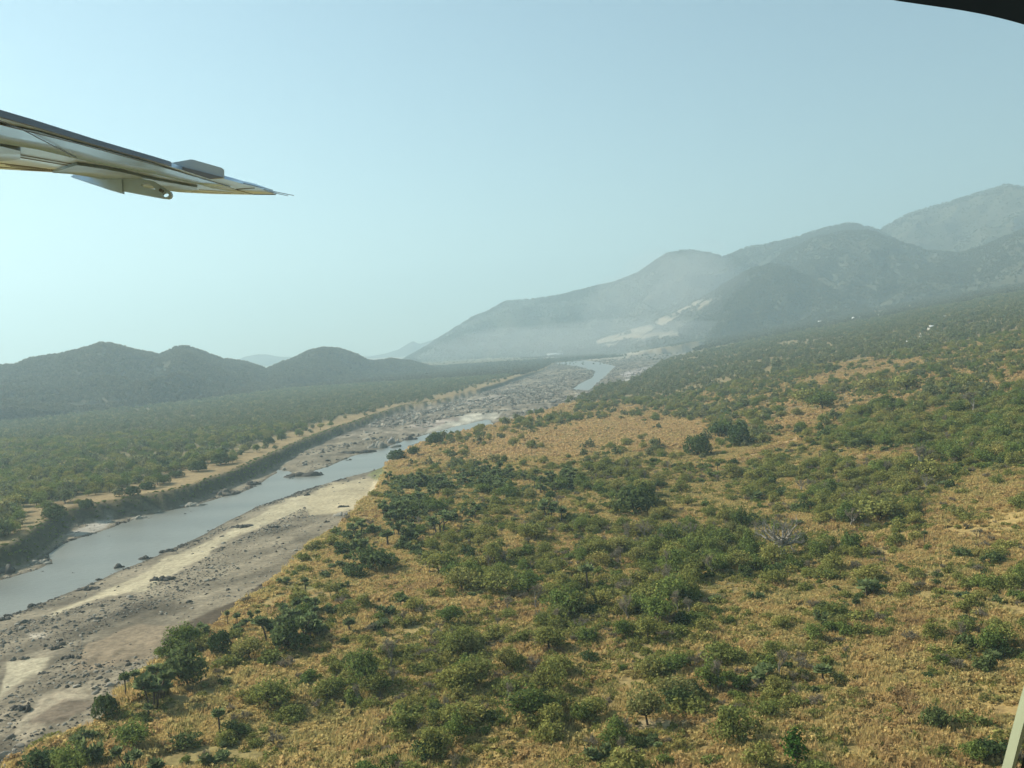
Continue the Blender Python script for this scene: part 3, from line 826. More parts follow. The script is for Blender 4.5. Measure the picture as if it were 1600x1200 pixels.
def mk_grass(n, spread, hgt):
    g = MB()
    c = rng.random((n, 2)) * 2 * spread - spread
    for x, y in c:
        k = 9
        a = rng.random(k) * 2 * math.pi; L = hgt * (0.6 + 0.7 * rng.random(k)); o = 0.22 * rng.random(k)
        bx = x + o * np.cos(a); by = y + o * np.sin(a)
        tip = np.stack([bx + L * 0.55 * np.cos(a), by + L * 0.55 * np.sin(a), L], 1)
        wd = 0.10
        V = np.stack([np.stack([bx - wd * np.sin(a), by + wd * np.cos(a), np.full(k, -0.15)], 1),
                      np.stack([bx + wd * np.sin(a), by - wd * np.cos(a), np.full(k, -0.15)], 1), tip], 1).reshape(-1, 3)
        g.add(V, np.arange(3 * k).reshape(-1, 3))
    return g
for _ in range(5): proto('grass', [('blades', mk_grass(11, 1.5, 0.85))], [M['grass']])
def mk_mound(n, r, h, leaf, nb):
    """a tussock or weed clump: leaf slivers over a few low domes"""
    g = MB()
    for q in range(nb):
        cx, cy_ = (rng.random(2) * 2 - 1) * r * 0.9 * (nb > 1); rr = r * random.uniform(.35, .6); hh = h * random.uniform(.6, 1.1)
        u = unit(n); u[:, 2] = np.abs(u[:, 2])
        c = np.array([cx, cy_, 0]) + u * (0.7 + 0.4 * rng.random(n))[:, None] * np.array([rr, rr, hh])
        nn = np.cross(u, unit(n)) + 0.5 * unit(n); nn /= np.linalg.norm(nn, axis=1)[:, None]
        leaves(g, c, nn, leaf, tri=True)
    return g
for _ in range(6): proto('tussock', [('blades', mk_mound(34, 1.5, 0.85, 0.26, 6))], [M['grass']])
for _ in range(4): proto('straw', [('blades', mk_mound(30, 1.5, 0.8, 0.28, 6))], [M['straw']])
for _ in range(4): proto('weeds', [('leaves', mk_mound(34, 1.4, 0.9, 0.20, 6))], [M['olive']])
def mk_rock(seed, flat=0.6):
    bm = bmesh.new(); bmesh.ops.create_icosphere(bm, subdivisions=2, radius=1.0)
    V = np.array([v.co for v in bm.verts]); F = np.array([[v.index for v in f.verts] for f in bm.faces]); bm.free()
    n = fbm(V[:, 0] + seed * 3.1, V[:, 1] + V[:, 2] * 1.7, 0.9, 3, seed) + fbm(V[:, 2] + seed, V[:, 0] - V[:, 1], 0.5, 2, seed + 1) * 0.5
    V = V * (1 + 0.42 * n)[:, None]
    # a few flat broken faces
    for q in range(5):
        d = unit(1)[0]; h = V @ d; lim = np.quantile(h, 0.82); V = V - np.maximum(0, h - lim)[:, None] * d * 0.9
    V[:, 2] = np.maximum(V[:, 2] * flat, -0.35)
    V *= np.array([1.0, 0.7, 1.0])
    mb = MB(); mb.add(V, F); return mb
for k_ in range(6): proto('rock', [('stone', mk_rock(k_))], [M['rock']])
for k_ in range(4): proto('dark_rock', [('stone', mk_rock(k_ + 10, 0.5))], [M['darkrock']])

# ------------------------------------------------------------------ scatter of masses (geometry nodes) and of individuals
def scatter(name, pts, idx, scl, rot, kinds, label, cat, tilt=None):
    """one object holding points; a picked prototype stands on each"""
    coll = bpy.data.collections.new(name + '_prototypes')
    meshes = [jm for k in kinds for (_, jm) in PROTO[k]]
    for i, me in enumerate(meshes):
        o = bpy.data.objects.new(f'{name}_p{i:02d}', me); coll.objects.link(o)
    n = len(pts)
    me = bpy.data.meshes.new(name); me.vertices.add(n); me.vertices.foreach_set('co', np.asarray(pts, np.float32).ravel())
    a = me.attributes.new('idx', 'INT', 'POINT'); a.data.foreach_set('value', (np.asarray(idx) % len(meshes)).astype(np.int32))
    a = me.attributes.new('scl', 'FLOAT_VECTOR', 'POINT')
    scl = np.asarray(scl, float)
    if scl.ndim == 1: scl = np.repeat(scl[:, None], 3, 1)
    a.data.foreach_set('vector', scl.astype(np.float32).ravel())
    a = me.attributes.new('rot', 'FLOAT_VECTOR', 'POINT')
    rv = np.zeros((n, 3)); rv[:, 2] = rot
    if tilt is not None: rv[:, :2] = tilt
    a.data.foreach_set('vector', rv.astype(np.float32).ravel())
    o = bpy.data.objects.new(name, me); COL.objects.link(o)
    ng = bpy.data.node_groups.new(name + '_nodes', 'GeometryNodeTree')
    ng.interface.new_socket('Geometry', in_out='INPUT', socket_type='NodeSocketGeometry')
    ng.interface.new_socket('Geometry', in_out='OUTPUT', socket_type='NodeSocketGeometry')
    nd, lk = ng.nodes, ng.links
    gi = nd.new('NodeGroupInput'); go = nd.new('NodeGroupOutput')
    ci = nd.new('GeometryNodeCollectionInfo'); ci.inputs['Collection'].default_value = coll
    ci.inputs['Separate Children'].default_value = True; ci.inputs['Reset Children'].default_value = True
    ip = nd.new('GeometryNodeInstanceOnPoints'); ip.inputs['Pick Instance'].default_value = True
    def na(nm, ty):
        q = nd.new('GeometryNodeInputNamedAttribute'); q.data_type = ty; q.inputs['Name'].default_value = nm
        return next(s for s in q.outputs if s.enabled and s.name == 'Attribute')
    lk.new(gi.outputs[0], ip.inputs['Points']); lk.new(ci.outputs[0], ip.inputs['Instance'])
    lk.new(na('idx', 'INT'), ip.inputs['Instance Index']); lk.new(na('rot', 'FLOAT_VECTOR'), ip.inputs['Rotation']); lk.new(na('scl', 'FLOAT_VECTOR'), ip.inputs['Scale'])
    lk.new(ip.outputs[0], go.inputs[0])
    md = o.modifiers.new('scatter', 'NODES'); md.node_group = ng
    tag(o, label, cat, kind='stuff')
    return o
CAT = {'round_tree': 'tree', 'olive_shrub': 'shrub', 'green_shrub': 'shrub', 'dark_bush': 'bush', 'yellow_shrub': 'shrub', 'grey_shrub': 'shrub', 'olive_tree': 'tree', 'green_tree': 'tree',
       'yellow_tree': 'tree', 'dark_tree': 'tree', 'bright_tree': 'tree', 'bare_tree': 'tree', 'doum_palm': 'palm', 'tall_palm': 'palm', 'palm_clump': 'palm', 'rock': 'rock', 'dark_rock': 'rock'}
NAME = {'round_tree': 'tree', 'olive_shrub': 'shrub', 'green_shrub': 'shrub', 'dark_bush': 'bush', 'yellow_shrub': 'shrub', 'grey_shrub': 'shrub', 'olive_tree': 'tree', 'green_tree': 'tree',
        'yellow_tree': 'tree', 'dark_tree': 'tree', 'bright_tree': 'tree', 'bare_tree': 'bare_tree', 'doum_palm': 'doum_palm', 'tall_palm': 'fan_palm', 'palm_clump': 'palm_clump'}
PROTO_TOP = {}
def place(kind, i, loc, scl, rot, name=None):
    """one plant of its own: an Empty with its trunk or stems and its crown (meshes shared between copies)"""
    e = empty(name or NAME[kind], loc)
    e.scale = scl if np.ndim(scl) else (scl, scl, scl); e.rotation_euler = (0, 0, rot)
    for pn, me in PROTO[kind][i % len(PROTO[kind])][0]:
        c = bpy.data.objects.new(pn, me); COL.objects.link(c); c.parent = e
        if pn in ('twigs', 'stems'): c['kind'] = 'stuff'
    return e

# ------------------------------------------------------------------ plants told apart in the photograph: kind, base x, base y, width, height in photo pixels, label
def hits(px, py):
    """ground points seen at photo pixels"""
    d = ray(px, py)
    ts = np.concatenate([np.linspace(60, 700, 260), np.geomspace(705, 6500, 200)])
    P = d[:, None, :] * ts[None, :, None]
    f = HC + P[..., 2] - ground_z(P[..., 0].ravel(), P[..., 1].ravel()).reshape(P.shape[:2])
    k = np.argmax(f < 0, 1); k = np.where(k == 0, len(ts) - 1, k)
    i = np.arange(len(k)); f1 = f[i, k - 1]; f0 = f[i, k]
    t = ts[k - 1] + (ts[k] - ts[k - 1]) * f1 / (f1 - f0 + 1e-9)
    G = d * t[:, None]
    G[:, 2] = ground_z(G[:, 0], G[:, 1])
    return G
HAND = [
 ('round_tree', 993, 803, 62, 44, 'largest round dark green bush-tree alone on the golden clearing'),
 ('round_tree', 1155, 697, 34, 34, 'round dark olive bush at the upper edge of the golden clearing'),
 ('round_tree', 1090, 712, 40, 32, 'dark green bush left of the round olive bush on the clearing'),
 ('dark_bush', 1125, 684, 40, 30, 'dark bush behind the round olive bush'),
 ('round_tree', 620, 719, 27, 16, 'low dark bush right on the corner of the river bank'),
 ('dark_tree', 646, 713, 18, 20, 'small tree with a bare stem behind the bank corner bush'),
 ('round_tree', 680, 694, 25, 17, 'round dark bush on the bank edge above the corner bush'),
 ('tall_palm', 606, 852, 26, 42, 'tall palm with two thin stems near the bank, first of its pair'),
 ('doum_palm', 636, 856, 30, 46, 'forked palm beside the tall two-stemmed palm near the bank'),
 ('doum_palm', 688, 836, 40, 40, 'wide forked palm between the bank palms and the open grass'),
 ('doum_palm', 858, 812, 34, 38, 'forked palm with three dark heads, first of the twin palms'),
 ('tall_palm', 878, 816, 22, 44, 'slim second palm of the twin palms on the pale clearing'),
 ('dark_bush', 583, 893, 62, 46, 'largest dark bush sprawling on the slope above the bank'),
 ('dark_bush', 553, 902, 40, 28, 'bright-edged flank bush below the largest dark bank bush'),
 ('dark_bush', 534, 865, 36, 20, 'dark bush at the lip of the river bank'),
 ('palm_clump', 562, 860, 30, 26, 'palm clump next to the dark lip bush'),
 ('dark_bush', 515, 899, 22, 12, 'small dark bush alone near the grassy gully'),
 ('doum_palm', 487, 958, 32, 34, 'palm alone just below the green gully'),
 ('dark_tree', 294, 1072, 62, 76, 'tall leafy bank tree over the stony bed'),
 ('doum_palm', 240, 1105, 58, 62, 'palm cluster at the foot of the tall leafy bank tree'),
 ('tall_palm', 212, 1078, 20, 36, 'slender palm leaning out over the riverbed'),
 ('round_tree', 166, 1122, 38, 36, 'round dark bush standing out over the stones of the bed'),
 ('green_tree', 210, 1172, 66, 56, 'rounded green tree in the lower corner bank grove'),
 ('palm_clump', 138, 1195, 46, 50, 'palm clump in the lower corner bank grove'),
 ('dark_tree', 66, 1210, 80, 46, 'spreading dark tree at the bottom corner of the bank'),
 ('round_tree', 345, 1020, 34, 34, 'round dark bush on the golden slope beside the bank path'),
 ('doum_palm', 425, 1005, 48, 52, 'broad palm in the grove below the gully'),
 ('doum_palm', 480, 1000, 50, 56, 'second broad palm in the grove below the gully'),
 ('dark_tree', 452, 1018, 58, 60, 'dark tree in the middle of the palm grove below the gully'),
 ('olive_tree', 390, 1030, 52, 46, 'olive tree at the front of the palm grove below the gully'),
 ('tall_palm', 344, 1150, 24, 52, 'narrow upright palm alone on the golden slope'),
 ('tall_palm', 546, 990, 22, 44, 'narrow palm on the slope past the palm grove'),
 ('palm_clump', 595, 985, 34, 22, 'low palm clump on the slope past the palm grove'),
 ('palm_clump', 432, 1092, 32, 20, 'low palm clump alone in the golden grass'),
 ('olive_tree', 1012, 1132, 62, 74, 'pale olive tree with a clean trunk on bare ground'),
 ('green_tree', 716, 1158, 46, 54, 'small green tree on a short trunk in the grey thicket'),
 ('bare_tree', 795, 1108, 40, 52, 'dark-stemmed thin tree in the grey thicket'),
 ('tall_palm', 1286, 1066, 32, 50, 'single fan palm with a dark trunk in the yellow grass'),
 ('palm_clump', 1356, 932, 44, 36, 'ragged palm on the pale grassy rise'),
 ('dark_tree', 1464, 1142, 44, 50, 'dark round tree in the yellow scrub'),
 ('bright_tree', 1243, 1196, 34, 70, 'bright green column-shaped tree at the bottom edge'),
 ('dark_bush', 1540, 1052, 38, 34, 'dark green bush in the scrub near the window edge'),
 ('green_tree', 1048, 946, 66, 56, 'rich green tree overtopping the grey thicket'),
 ('yellow_tree', 1010, 950, 54, 44, 'yellow-green tree touching the rich green tree'),
 ('olive_tree', 776, 928, 62, 50, 'rounded tree in the row on the open slope, first from the river'),
 ('green_tree', 826, 928, 54, 46, 'rounded green tree ending the row on the open slope'),
 ('olive_tree', 722, 922, 58, 44, 'grey-green spreading tree starting the row on the open slope'),
 ('olive_tree', 865, 950, 42, 50, 'brownish tree with a visible stem beside the slope row'),
 ('tall_palm', 918, 920, 26, 44, 'dark narrow palm behind the brownish tree'),
 ('bare_tree', 982, 972, 48, 62, 'leafless pale grey tree in the middle thicket'),
 ('bare_tree', 1440, 738, 66, 56, 'pale leafless tree at the edge of the far green wood'),
 ('bare_tree', 1522, 645, 52, 44, 'round leafless grey tree within the far green wood'),
 ('bare_tree', 1330, 825, 44, 44, 'bare pale tree beyond the baobab'),
 ('yellow_tree', 1375, 815, 70, 46, 'broad yellow-green tree below the far wood'),
 ('yellow_tree', 1455, 755, 56, 40, 'light green tree beside the pale leafless tree'),
 ('yellow_tree', 1260, 632, 44, 30, 'dome-shaped light green tree in the far wood'),
 ('green_tree', 1285, 640, 50, 34, 'dome-shaped darker green tree in the far wood'),
 ('yellow_tree', 1365, 612, 44, 26, 'pale dome tree highest in the far wood'),
 ('yellow_tree', 1415, 612, 52, 30, 'pale broad dome tree beside the highest dome tree'),
 ('yellow_tree', 1508, 608, 36, 28, 'fresh yellow-green round tree in the far wood'),
 ('green_tree', 1385, 640, 44, 28, 'green round tree under the pale broad dome tree'),
 ('dark_bush', 1290, 684, 38, 18, 'dark low bush along the far clearing, inner one'),
 ('dark_bush', 1350, 700, 44, 20, 'dark low bush along the far clearing, outer one'),
 ('dark_bush', 1217, 672, 18, 11, 'small round bush alone on the far clearing'),
 ('dark_bush', 1507, 870, 34, 18, 'dark bush on the pale lumpy grass'),
 ('dark_bush', 1555, 880, 40, 20, 'second dark bush on the pale lumpy grass'),
 ('palm_clump', 1180, 782, 28, 22, 'palm clump behind the baobab thicket'),
 ('dark_bush', 1255, 800, 36, 24, 'dark bush just above the baobab'),
 ('dark_bush', 683, 1120, 30, 26, 'dark small bush at the lower left of the thicket'),
 ('palm_clump', 935, 1190, 44, 34, 'bushy palm clump on the bottom edge'),
 ('tall_palm', 1028, 1178, 16, 22, 'small spiky palm beside the pale olive tree'),
]
LEFT = [(230, 765, 24, 10), (207, 774, 24, 12), (256, 755, 20, 11), (275, 746, 24, 9), (310, 736, 26, 14), (345, 726, 26, 16), (298, 722, 10, 13), (375, 711, 12, 8),
        (420, 694, 17, 9), (440, 688, 13, 9), (85, 812, 34, 20), (255, 735, 24, 12), (348, 714, 14, 7), (135, 795, 22, 12)]
ORD = ['first', 'second', 'third', 'fourth', 'fifth', 'sixth', 'seventh', 'eighth', 'ninth', 'tenth', 'eleventh', 'twelfth', 'thirteenth', 'fourteenth', 'fifteenth', 'sixteenth', 'seventeenth', 'eighteenth', 'nineteenth', 'twentieth']
def ordinal(n):
    if n <= len(ORD): return ORD[n - 1]
    if n >= 100: return 'hundredth' if n == 100 else 'hundred-and-' + ordinal(n - 100)
    tens = {2: 'twenty', 3: 'thirty', 4: 'forty', 5: 'fifty', 6: 'sixty', 7: 'seventy', 8: 'eighty', 9: 'ninety'}
    tie = {2: 'twentieth', 3: 'thirtieth', 4: 'fortieth', 5: 'fiftieth', 6: 'sixtieth', 7: 'seventieth', 8: 'eightieth', 9: 'ninetieth'}
    return tie[n // 10] if n % 10 == 0 else tens[n // 10] + '-' + ORD[n % 10 - 1]
hp = hits(np.array([h[1] for h in HAND], float), np.array([h[2] for h in HAND], float))
LM = []                                   # landmarks for the labels: (x, y, phrase)
KEEP = []                                 # keep-out discs for the scatter: x, y, r
grp_of = {'shrub': 'shrubs scattered over the near savanna', 'bush': 'dark bushes on the near savanna', 'tree': 'trees on the near savanna', 'palm': 'palms on the near savanna'}
for q, (kind, x, y, w, h, lab) in enumerate(HAND):
    P = hp[q]; cz = P @ CF - HC * CF[2]
    cz = (P - CAMP) @ CF
    sw_, sh_ = w * cz / FPX / SIZE[kind][0], h * cz / FPX / SIZE[kind][1]
    e = place(kind, q, (P[0], P[1], P[2] - 0.1), (sw_, sw_, sh_), random.uniform(0, 6.28))
    tag(e, lab, CAT[kind], 'single ' + CAT[kind] + ' plants that stand out')
    KEEP.append((P[0], P[1], w * cz / FPX * 0.42))
    if q in (0, 1, 4, 7, 10, 12, 16, 17, 18, 21, 25, 28, 30, 31, 34, 35, 37, 38, 39, 40, 41, 42, 46, 49, 50, 52, 53, 62, 64, 65, 67, 70):
        LM.append((P[0], P[1], lab))
# left bank bushes: a dark round bush each
lp = hits(np.array([h[0] for h in LEFT], float), np.array([h[1] for h in LEFT], float))
o_ = np.argsort([-h[0] for h in LEFT])
for rank, q in enumerate(o_):
    x, y, w, h = LEFT[q]; P = lp[q]; cz = (P - CAMP) @ CF
    kind = 'round_tree' if h > 8 else 'dark_bush'
    sw_, sh_ = w * cz / FPX / SIZE[kind][0], h * 1.15 * cz / FPX / SIZE[kind][1]
    e = place(kind, int(q), (P[0], P[1], P[2] - 0.1), (sw_, sw_, sh_), random.uniform(0, 6.28))
    tag(e, f'dark bush on the golden lip of the far bank, {ORD[rank]} counting downstream', CAT[kind], 'bushes along the far river bank')
    KEEP.append((P[0], P[1], w * cz / FPX * 0.5))

# the bare baobab
def build_baobab():
    P = hits(np.array([1222.0]), np.array([868.0]))[0]; cz = (P - CAMP) @ CF
    H = 66 * cz / FPX
    e = empty('baobab', (P[0], P[1], P[2] - 0.2))
    t = MB(); tw = MB()
    t.tube([(0, 0, -0.5), (0, 0, H * .12), (-.1, 0, H * .24), (-.15, 0, H * .32)], [H * .115, H * .095, H * .085, H * .07], 12)
    br = MB()
    st = random.getstate()
    random.seed(5)
    for k in range(11):
        a = 2 * math.pi * k / 11 + random.uniform(-.25, .25); el = random.uniform(0.2, 0.95)
        d = np.array([math.cos(a) * math.cos(el), math.sin(a) * math.cos(el), math.sin(el)])
        grow_twigs(br, np.array([-.15, 0, H * random.uniform(.24, .31)]), d, H * random.uniform(.24, .38), H * .042, 4, 0.75, 0.06, (2, 3), 6)
    random.setstate(st)
    V = np.vstack(br.V); V = V[V[:, 2] > H * .4]
    n = 900; k = rng.integers(0, len(V), n); dirs = unit(n) + np.array([0, 0, .3]); dirs /= np.linalg.norm(dirs, axis=1)[:, None]
    sd = np.cross(dirs, unit(n)); sd /= np.linalg.norm(sd, axis=1)[:, None]
    ln = (0.4 + 0.8 * rng.random(n))[:, None]
    tw.add(np.stack([V[k] - sd * .045, V[k] + sd * .045, V[k] + dirs * ln], 1).reshape(-1, 3), np.arange(3 * n).reshape(-1, 3))
    link('trunk', t.mesh('trunk', True), [M['pale_bark']], e); link('branches', br.mesh('branches'), [M['pale_bark']], e); link('twigs', tw.mesh('twigs'), [M['twig']], e)['kind'] = 'stuff'
    tag(e, 'large bare grey baobab with a thick trunk and spreading leafless crown', 'tree')
    LM.append((P[0], P[1], 'large bare grey baobab'))
    KEEP.append((P[0], P[1], 8.0)); KEEP.append((P[0] * .97, P[1] * .97, 6.5))
build_baobab()
KEEP = np.array(KEEP)

# ------------------------------------------------------------------ scrub of the near bank
def grid(x0, x1, y0, y1, s):
    X, Y = np.meshgrid(np.arange(x0, x1, s), np.arange(y0, y1, s))
    X = X.ravel() + rng.uniform(-.48, .48, X.size) * s; Y = Y.ravel() + rng.uniform(-.48, .48, Y.size) * s
    return X, Y
def cull(X, Y, m=140):
    """keep what the photograph's view (with a margin) can see"""
    px, py, cz = project(X, Y, np.full(X.shape, 8.0) + base(Y) + rise(X, Y))
    k = (cz > 20) & (px > -m) & (px < PW + m) & (py < PH + 170)
    return X[k], Y[k]
MIX = {'.': [('olive_shrub', 5), ('grey_shrub', 3), ('palm_clump', 1)],
       ',': [('olive_shrub', 5), ('grey_shrub', 3), ('green_shrub', 2), ('palm_clump', 1), ('yellow_shrub', 1)],
       's': [('olive_shrub', 6), ('grey_shrub', 4), ('green_shrub', 2.5), ('palm_clump', 1.0), ('yellow_shrub', 2), ('olive_tree', 1), ('tall_palm', .25), ('dark_bush', 1)],
       'o': [('olive_shrub', 7), ('grey_shrub', 6), ('green_shrub', 2), ('yellow_shrub', 3), ('olive_tree', 1.8), ('green_tree', 0.8), ('bare_tree', 1.2), ('dark_bush', .8), ('yellow_tree', .4)],
       'D': [('green_tree', 3), ('olive_shrub', 4), ('dark_bush', 1.5), ('olive_tree', 3), ('yellow_tree', .7), ('bare_tree', .4), ('green_shrub', 3)],
       'p': [('palm_clump', 4), ('doum_palm', 1.6), ('tall_palm', 1), ('olive_shrub', 3), ('dark_bush', 1.5), ('green_shrub', 1)],
       'P': [('palm_clump', 4), ('doum_palm', 2.6), ('tall_palm', 1), ('dark_bush', 3), ('green_tree', 1.2), ('olive_shrub', 1.5)]}
SC = {'olive_shrub': (.45, 1.15), 'green_shrub': (.4, 1.0), 'dark_bush': (.4, .95), 'yellow_shrub': (.45, 1.0), 'grey_shrub': (.5, 1.2), 'olive_tree': (.6, 1.05), 'green_tree': (.6, 1.05),
      'yellow_tree': (.6, 1.0), 'bare_tree': (.55, 1.0), 'doum_palm': (.5, .9), 'tall_palm': (.5, .9), 'palm_clump': (.45, 1.05)}
X, Y = cull(*grid(-240, 430, 105, 470, 2.6))
z, t, sw, ins, dl = land(X, Y)
px, py, cz = project(X, Y, z)
dn = veg_density(px, py, X, Y)
clump = fbm(X, Y, 15, 3, 6)
far_d = np.min(np.hypot(X[:, None] - KEEP[None, :, 0], Y[:, None] - KEEP[None, :, 1]) - KEEP[None, :, 2], axis=1)
ok = (~ins) & (dl < 0) & (t > 0.98) & (rng.random(len(X)) < dn * np.clip(1.0 + 2.3 * clump, 0.05, 1.7)) & (far_d > 0.6)
X, Y, z, px, py, cz = (a[ok] for a in (X, Y, z, px, py, cz))
ch = veg_char(px, py)
plants = {}
for c in MIX:
    sel = np.where(ch == c)[0]
    kinds = [m[0] for m in MIX[c]]; w = np.array([m[1] for m in MIX[c]]); w = w / w.sum()
    pick = rng.choice(len(kinds), len(sel), p=w)
    for k, kd in enumerate(kinds):
        plants.setdefault(kd, []).append(sel[pick == k])
allp = []                                 # (size px, kind, index)
for kd, L_ in plants.items():
    s_ = np.concatenate(L_)
    sc_ = 1.25 * (SC[kd][0] + (SC[kd][1] - SC[kd][0]) * rng.random(len(s_)) ** 1.8 * 1.15)
    for i, q in zip(s_, sc_):
        vis = -20 < px[i] < PW + 20 and py[i] < PH + 40
        allp.append((q * (SIZE[kd][0] + SIZE[kd][1]) * FPX / cz[i] if vis else 0.0, kd, i, q))
allp.sort(key=lambda a: -a[0])
CAP = {'shrub': 290, 'bush': 150, 'tree': 210, 'palm': 220}
cnt = {k: 0 for k in CAP}
rest = {}
LOOK = {'olive_shrub': 'olive leafy shrub', 'green_shrub': 'fresh green shrub', 'dark_bush': 'dark green bush', 'yellow_shrub': 'yellowish shrub', 'grey_shrub': 'grey twiggy shrub',
        'olive_tree': 'olive-leaved tree', 'green_tree': 'green leafy tree', 'yellow_tree': 'yellow-green tree', 'bare_tree': 'leafless grey tree', 'doum_palm': 'forked palm',
        'tall_palm': 'single-stemmed fan palm', 'palm_clump': 'low palm clump'}
SHORT = {}
lmx = np.array([l[0] for l in LM]); lmy = np.array([l[1] for l in LM])
indiv = []
for s_, kd, i, q in allp:
    c = CAT[kd]
    if s_ > 0 and cnt[c] < CAP[c]:
        cnt[c] += 1; indiv.append((kd, i, q))
    else:
        rest.setdefault(kd, []).append((i, q))
near = {}
for n_, (kd, i, q) in enumerate(indiv):
    d_ = np.hypot(lmx - X[i], lmy - Y[i]); k = int(np.argmin(d_))
    near.setdefault((kd, k), []).append((d_[k], n_))
lab_of = {}
for (kd, k), L_ in near.items():
    L_.sort()
    lm = LM[k][2]; lm = ' '.join(lm.split()[:9])
    while lm.split()[-1] in ('of', 'the', 'on', 'a', 'at', 'with', 'in', 'and', 'over', 'by', 'near', 'above', 'below', 'beside', 'its'): lm = ' '.join(lm.split()[:-1])
    for r_, (_, n_) in enumerate(L_):
        o_ = '' if r_ == 0 else ordinal(r_ + 1) + ' '
        lab_of[n_] = f'{LOOK[kd]} {o_}closest to the {lm}'
for n_, (kd, i, q) in enumerate(indiv):
    e = place(kd, n_, (X[i], Y[i], z[i] - 0.1), (q * random.uniform(.8, 1.25), q * random.uniform(.8, 1.25), q * random.uniform(.75, 1.2)), random.uniform(0, 6.28))
    tag(e, lab_of[n_], CAT[kd], grp_of[CAT[kd]])
STUFFN = {'shrub': ('scrub', 'mass of smaller olive and grey shrubs filling the savanna', 'scrub'), 'bush': ('dark_scrub', 'mass of smaller dark bushes filling the savanna', 'scrub'),
          'tree': ('thicket', 'mass of smaller trees filling the savanna thickets', 'trees'), 'palm': ('palm_scrub', 'mass of smaller palms filling the savanna', 'palms')}
bycat = {}
for kd, L_ in rest.items(): bycat.setdefault(CAT[kd], []).append((kd, L_))
for c, L_ in bycat.items():
    kinds = [k for k, _ in L_]; P_, I_, S_ = [], [], []
    o0 = 0
    for k, l_ in L_:
        m_ = len(PROTO[k])
        for i, q in l_:
            P_.append((X[i], Y[i], z[i] - .1)); I_.append(o0 + random.randrange(m_)); S_.append(q)
        o0 += m_
    nm, lab, ct = STUFFN[c]
    scatter(nm, np.array(P_), np.array(I_), np.array(S_), rng.random(len(P_)) * 6.28, kinds, lab, ct)

# ------------------------------------------------------------------ dry grass over the near bank
X, Y = cull(*grid(-230, 480, 100, 600, 1.75), m=80)
z, t, sw, ins, dl = land(X, Y)
px, py, _ = project(X, Y, z); dn = veg_density(px, py, X, Y)
keep = (t > 0.9) & (dl < 0) & (rng.random(len(X)) < sstep(640, 420, Y))
ok = keep & (rng.random(len(X)) < (1.0 - 0.6 * dn) * (.15 + .85 * sstep(-.45, -.15, fbm(X, Y, 12, 4, 1)))) & ~inpoly(px, py, [(965, 1140), (1000, 1126), (1058, 1120), (1075, 1129), (1008, 1147)])
gx, gy, gz = X[ok], Y[ok], z[ok]
gs = np.clip(1.0 + 0.9 * fbm(gx, gy, 9, 3, 2), 0.35, 1.9)
scatter('dry_grass', np.stack([gx, gy, gz], 1), rng.integers(0, 11, len(gx)), np.stack([0.8 + 0.3 * gs, 0.8 + 0.3 * gs, gs], 1), rng.random(len(gx)) * 6.28, ['grass', 'tussock'],
        'tussocky dry golden grass covering the near bank', 'grass')
ok = keep & (rng.random(len(X)) < 0.85 * dn * np.clip(.7 + 1.2 * fbm(X, Y, 14, 3, 7), .1, 1.3))
gx, gy, gz = X[ok] + .7, Y[ok] - .6, z[ok]
scatter('undergrowth', np.stack([gx, gy, gz], 1), rng.integers(0, 99, len(gx)), rng.uniform(.5, 1.3, len(gx)), rng.random(len(gx)) * 6.28, ['weeds'], 'low olive weeds and undergrowth between the shrubs', 'undergrowth')

X, Y = cull(*grid(-160, 620, 520, 1000, 3.6), m=80)
z, t, sw, ins, dl = land(X, Y)
px, py, _ = project(X, Y, z); dn = np.where(py > 640, veg_density(px, py, X, Y), .8)
ok = (t > 0.9) & (dl < 0) & (rng.random(len(X)) < 1.0 - 0.8 * dn)
X, Y, z = X[ok], Y[ok], z[ok]
scatter('far_grass', np.stack([X, Y, z], 1), rng.integers(0, 99, len(X)), rng.uniform(1.0, 2.2, len(X)), rng.random(len(X)) * 6.28, ['straw'], 'dry golden grass on the farther clearings', 'grass')

# ------------------------------------------------------------------ woods farther off
def wood(name, kinds, x0, x1, y0, y1, s, prob, lo, hi, label, cat='wood', m=140):
    X, Y = cull(*grid(x0, x1, y0, y1, s), m=m)
    z, t, sw, ins, dl = land(X, Y)
    px, py, cz = project(X, Y, z)
    ok = prob(X, Y, z, t, ins, dl, px, py) > rng.random(len(X))
    X, Y, z = X[ok], Y[ok], z[ok]
    sc_ = lo + (hi - lo) * rng.random(len(X)) ** 1.3 * np.clip(1 + 0.5 * fbm(X, Y, 60, 2, 3), .6, 1.4)
    scatter(name, np.stack([X, Y, z - .2], 1), rng.integers(0, 999, len(X)), sc_, rng.random(len(X)) * 6.28, kinds, label, cat)
    print(name, len(X))
def p_right(X, Y, z, t, ins, dl, px, py):
    p = np.where(py > 628, veg_density(px, py, X, Y), 0.74)
    for P in OPEN_PX: p = np.where(inpoly(px, py, P), 0.02, p)
    return p * ((~ins) & (dl < 0) & (t > .9)) * np.clip(0.85 + 0.9 * fbm(X, Y, 30, 3, 4), .15, 1.1) * (0.15 + 0.85 * sstep(-.4, -.22, fbm(X, Y, 90, 5, 6)))
wood('near_wood', ['far_tree', 'olive_tree', 'green_tree', 'green_shrub', 'olive_shrub', 'yellow_tree'], -160, 760, 470, 1000, 4.6, p_right, .4, 1.3, 'green wood spreading over the plain beyond the clearings')
wood('far_wood', ['far_tree'], -100, 2300, 1000, 2300, 8.0, p_right, .6, 1.6, 'hazy wood on the rising plain below the foothills')
wood('farthest_wood', ['hill_tree'], -100, 3200, 2300, 4000, 13, p_right, 1.0, 1.6, 'faint wood at the foot of the mountains')
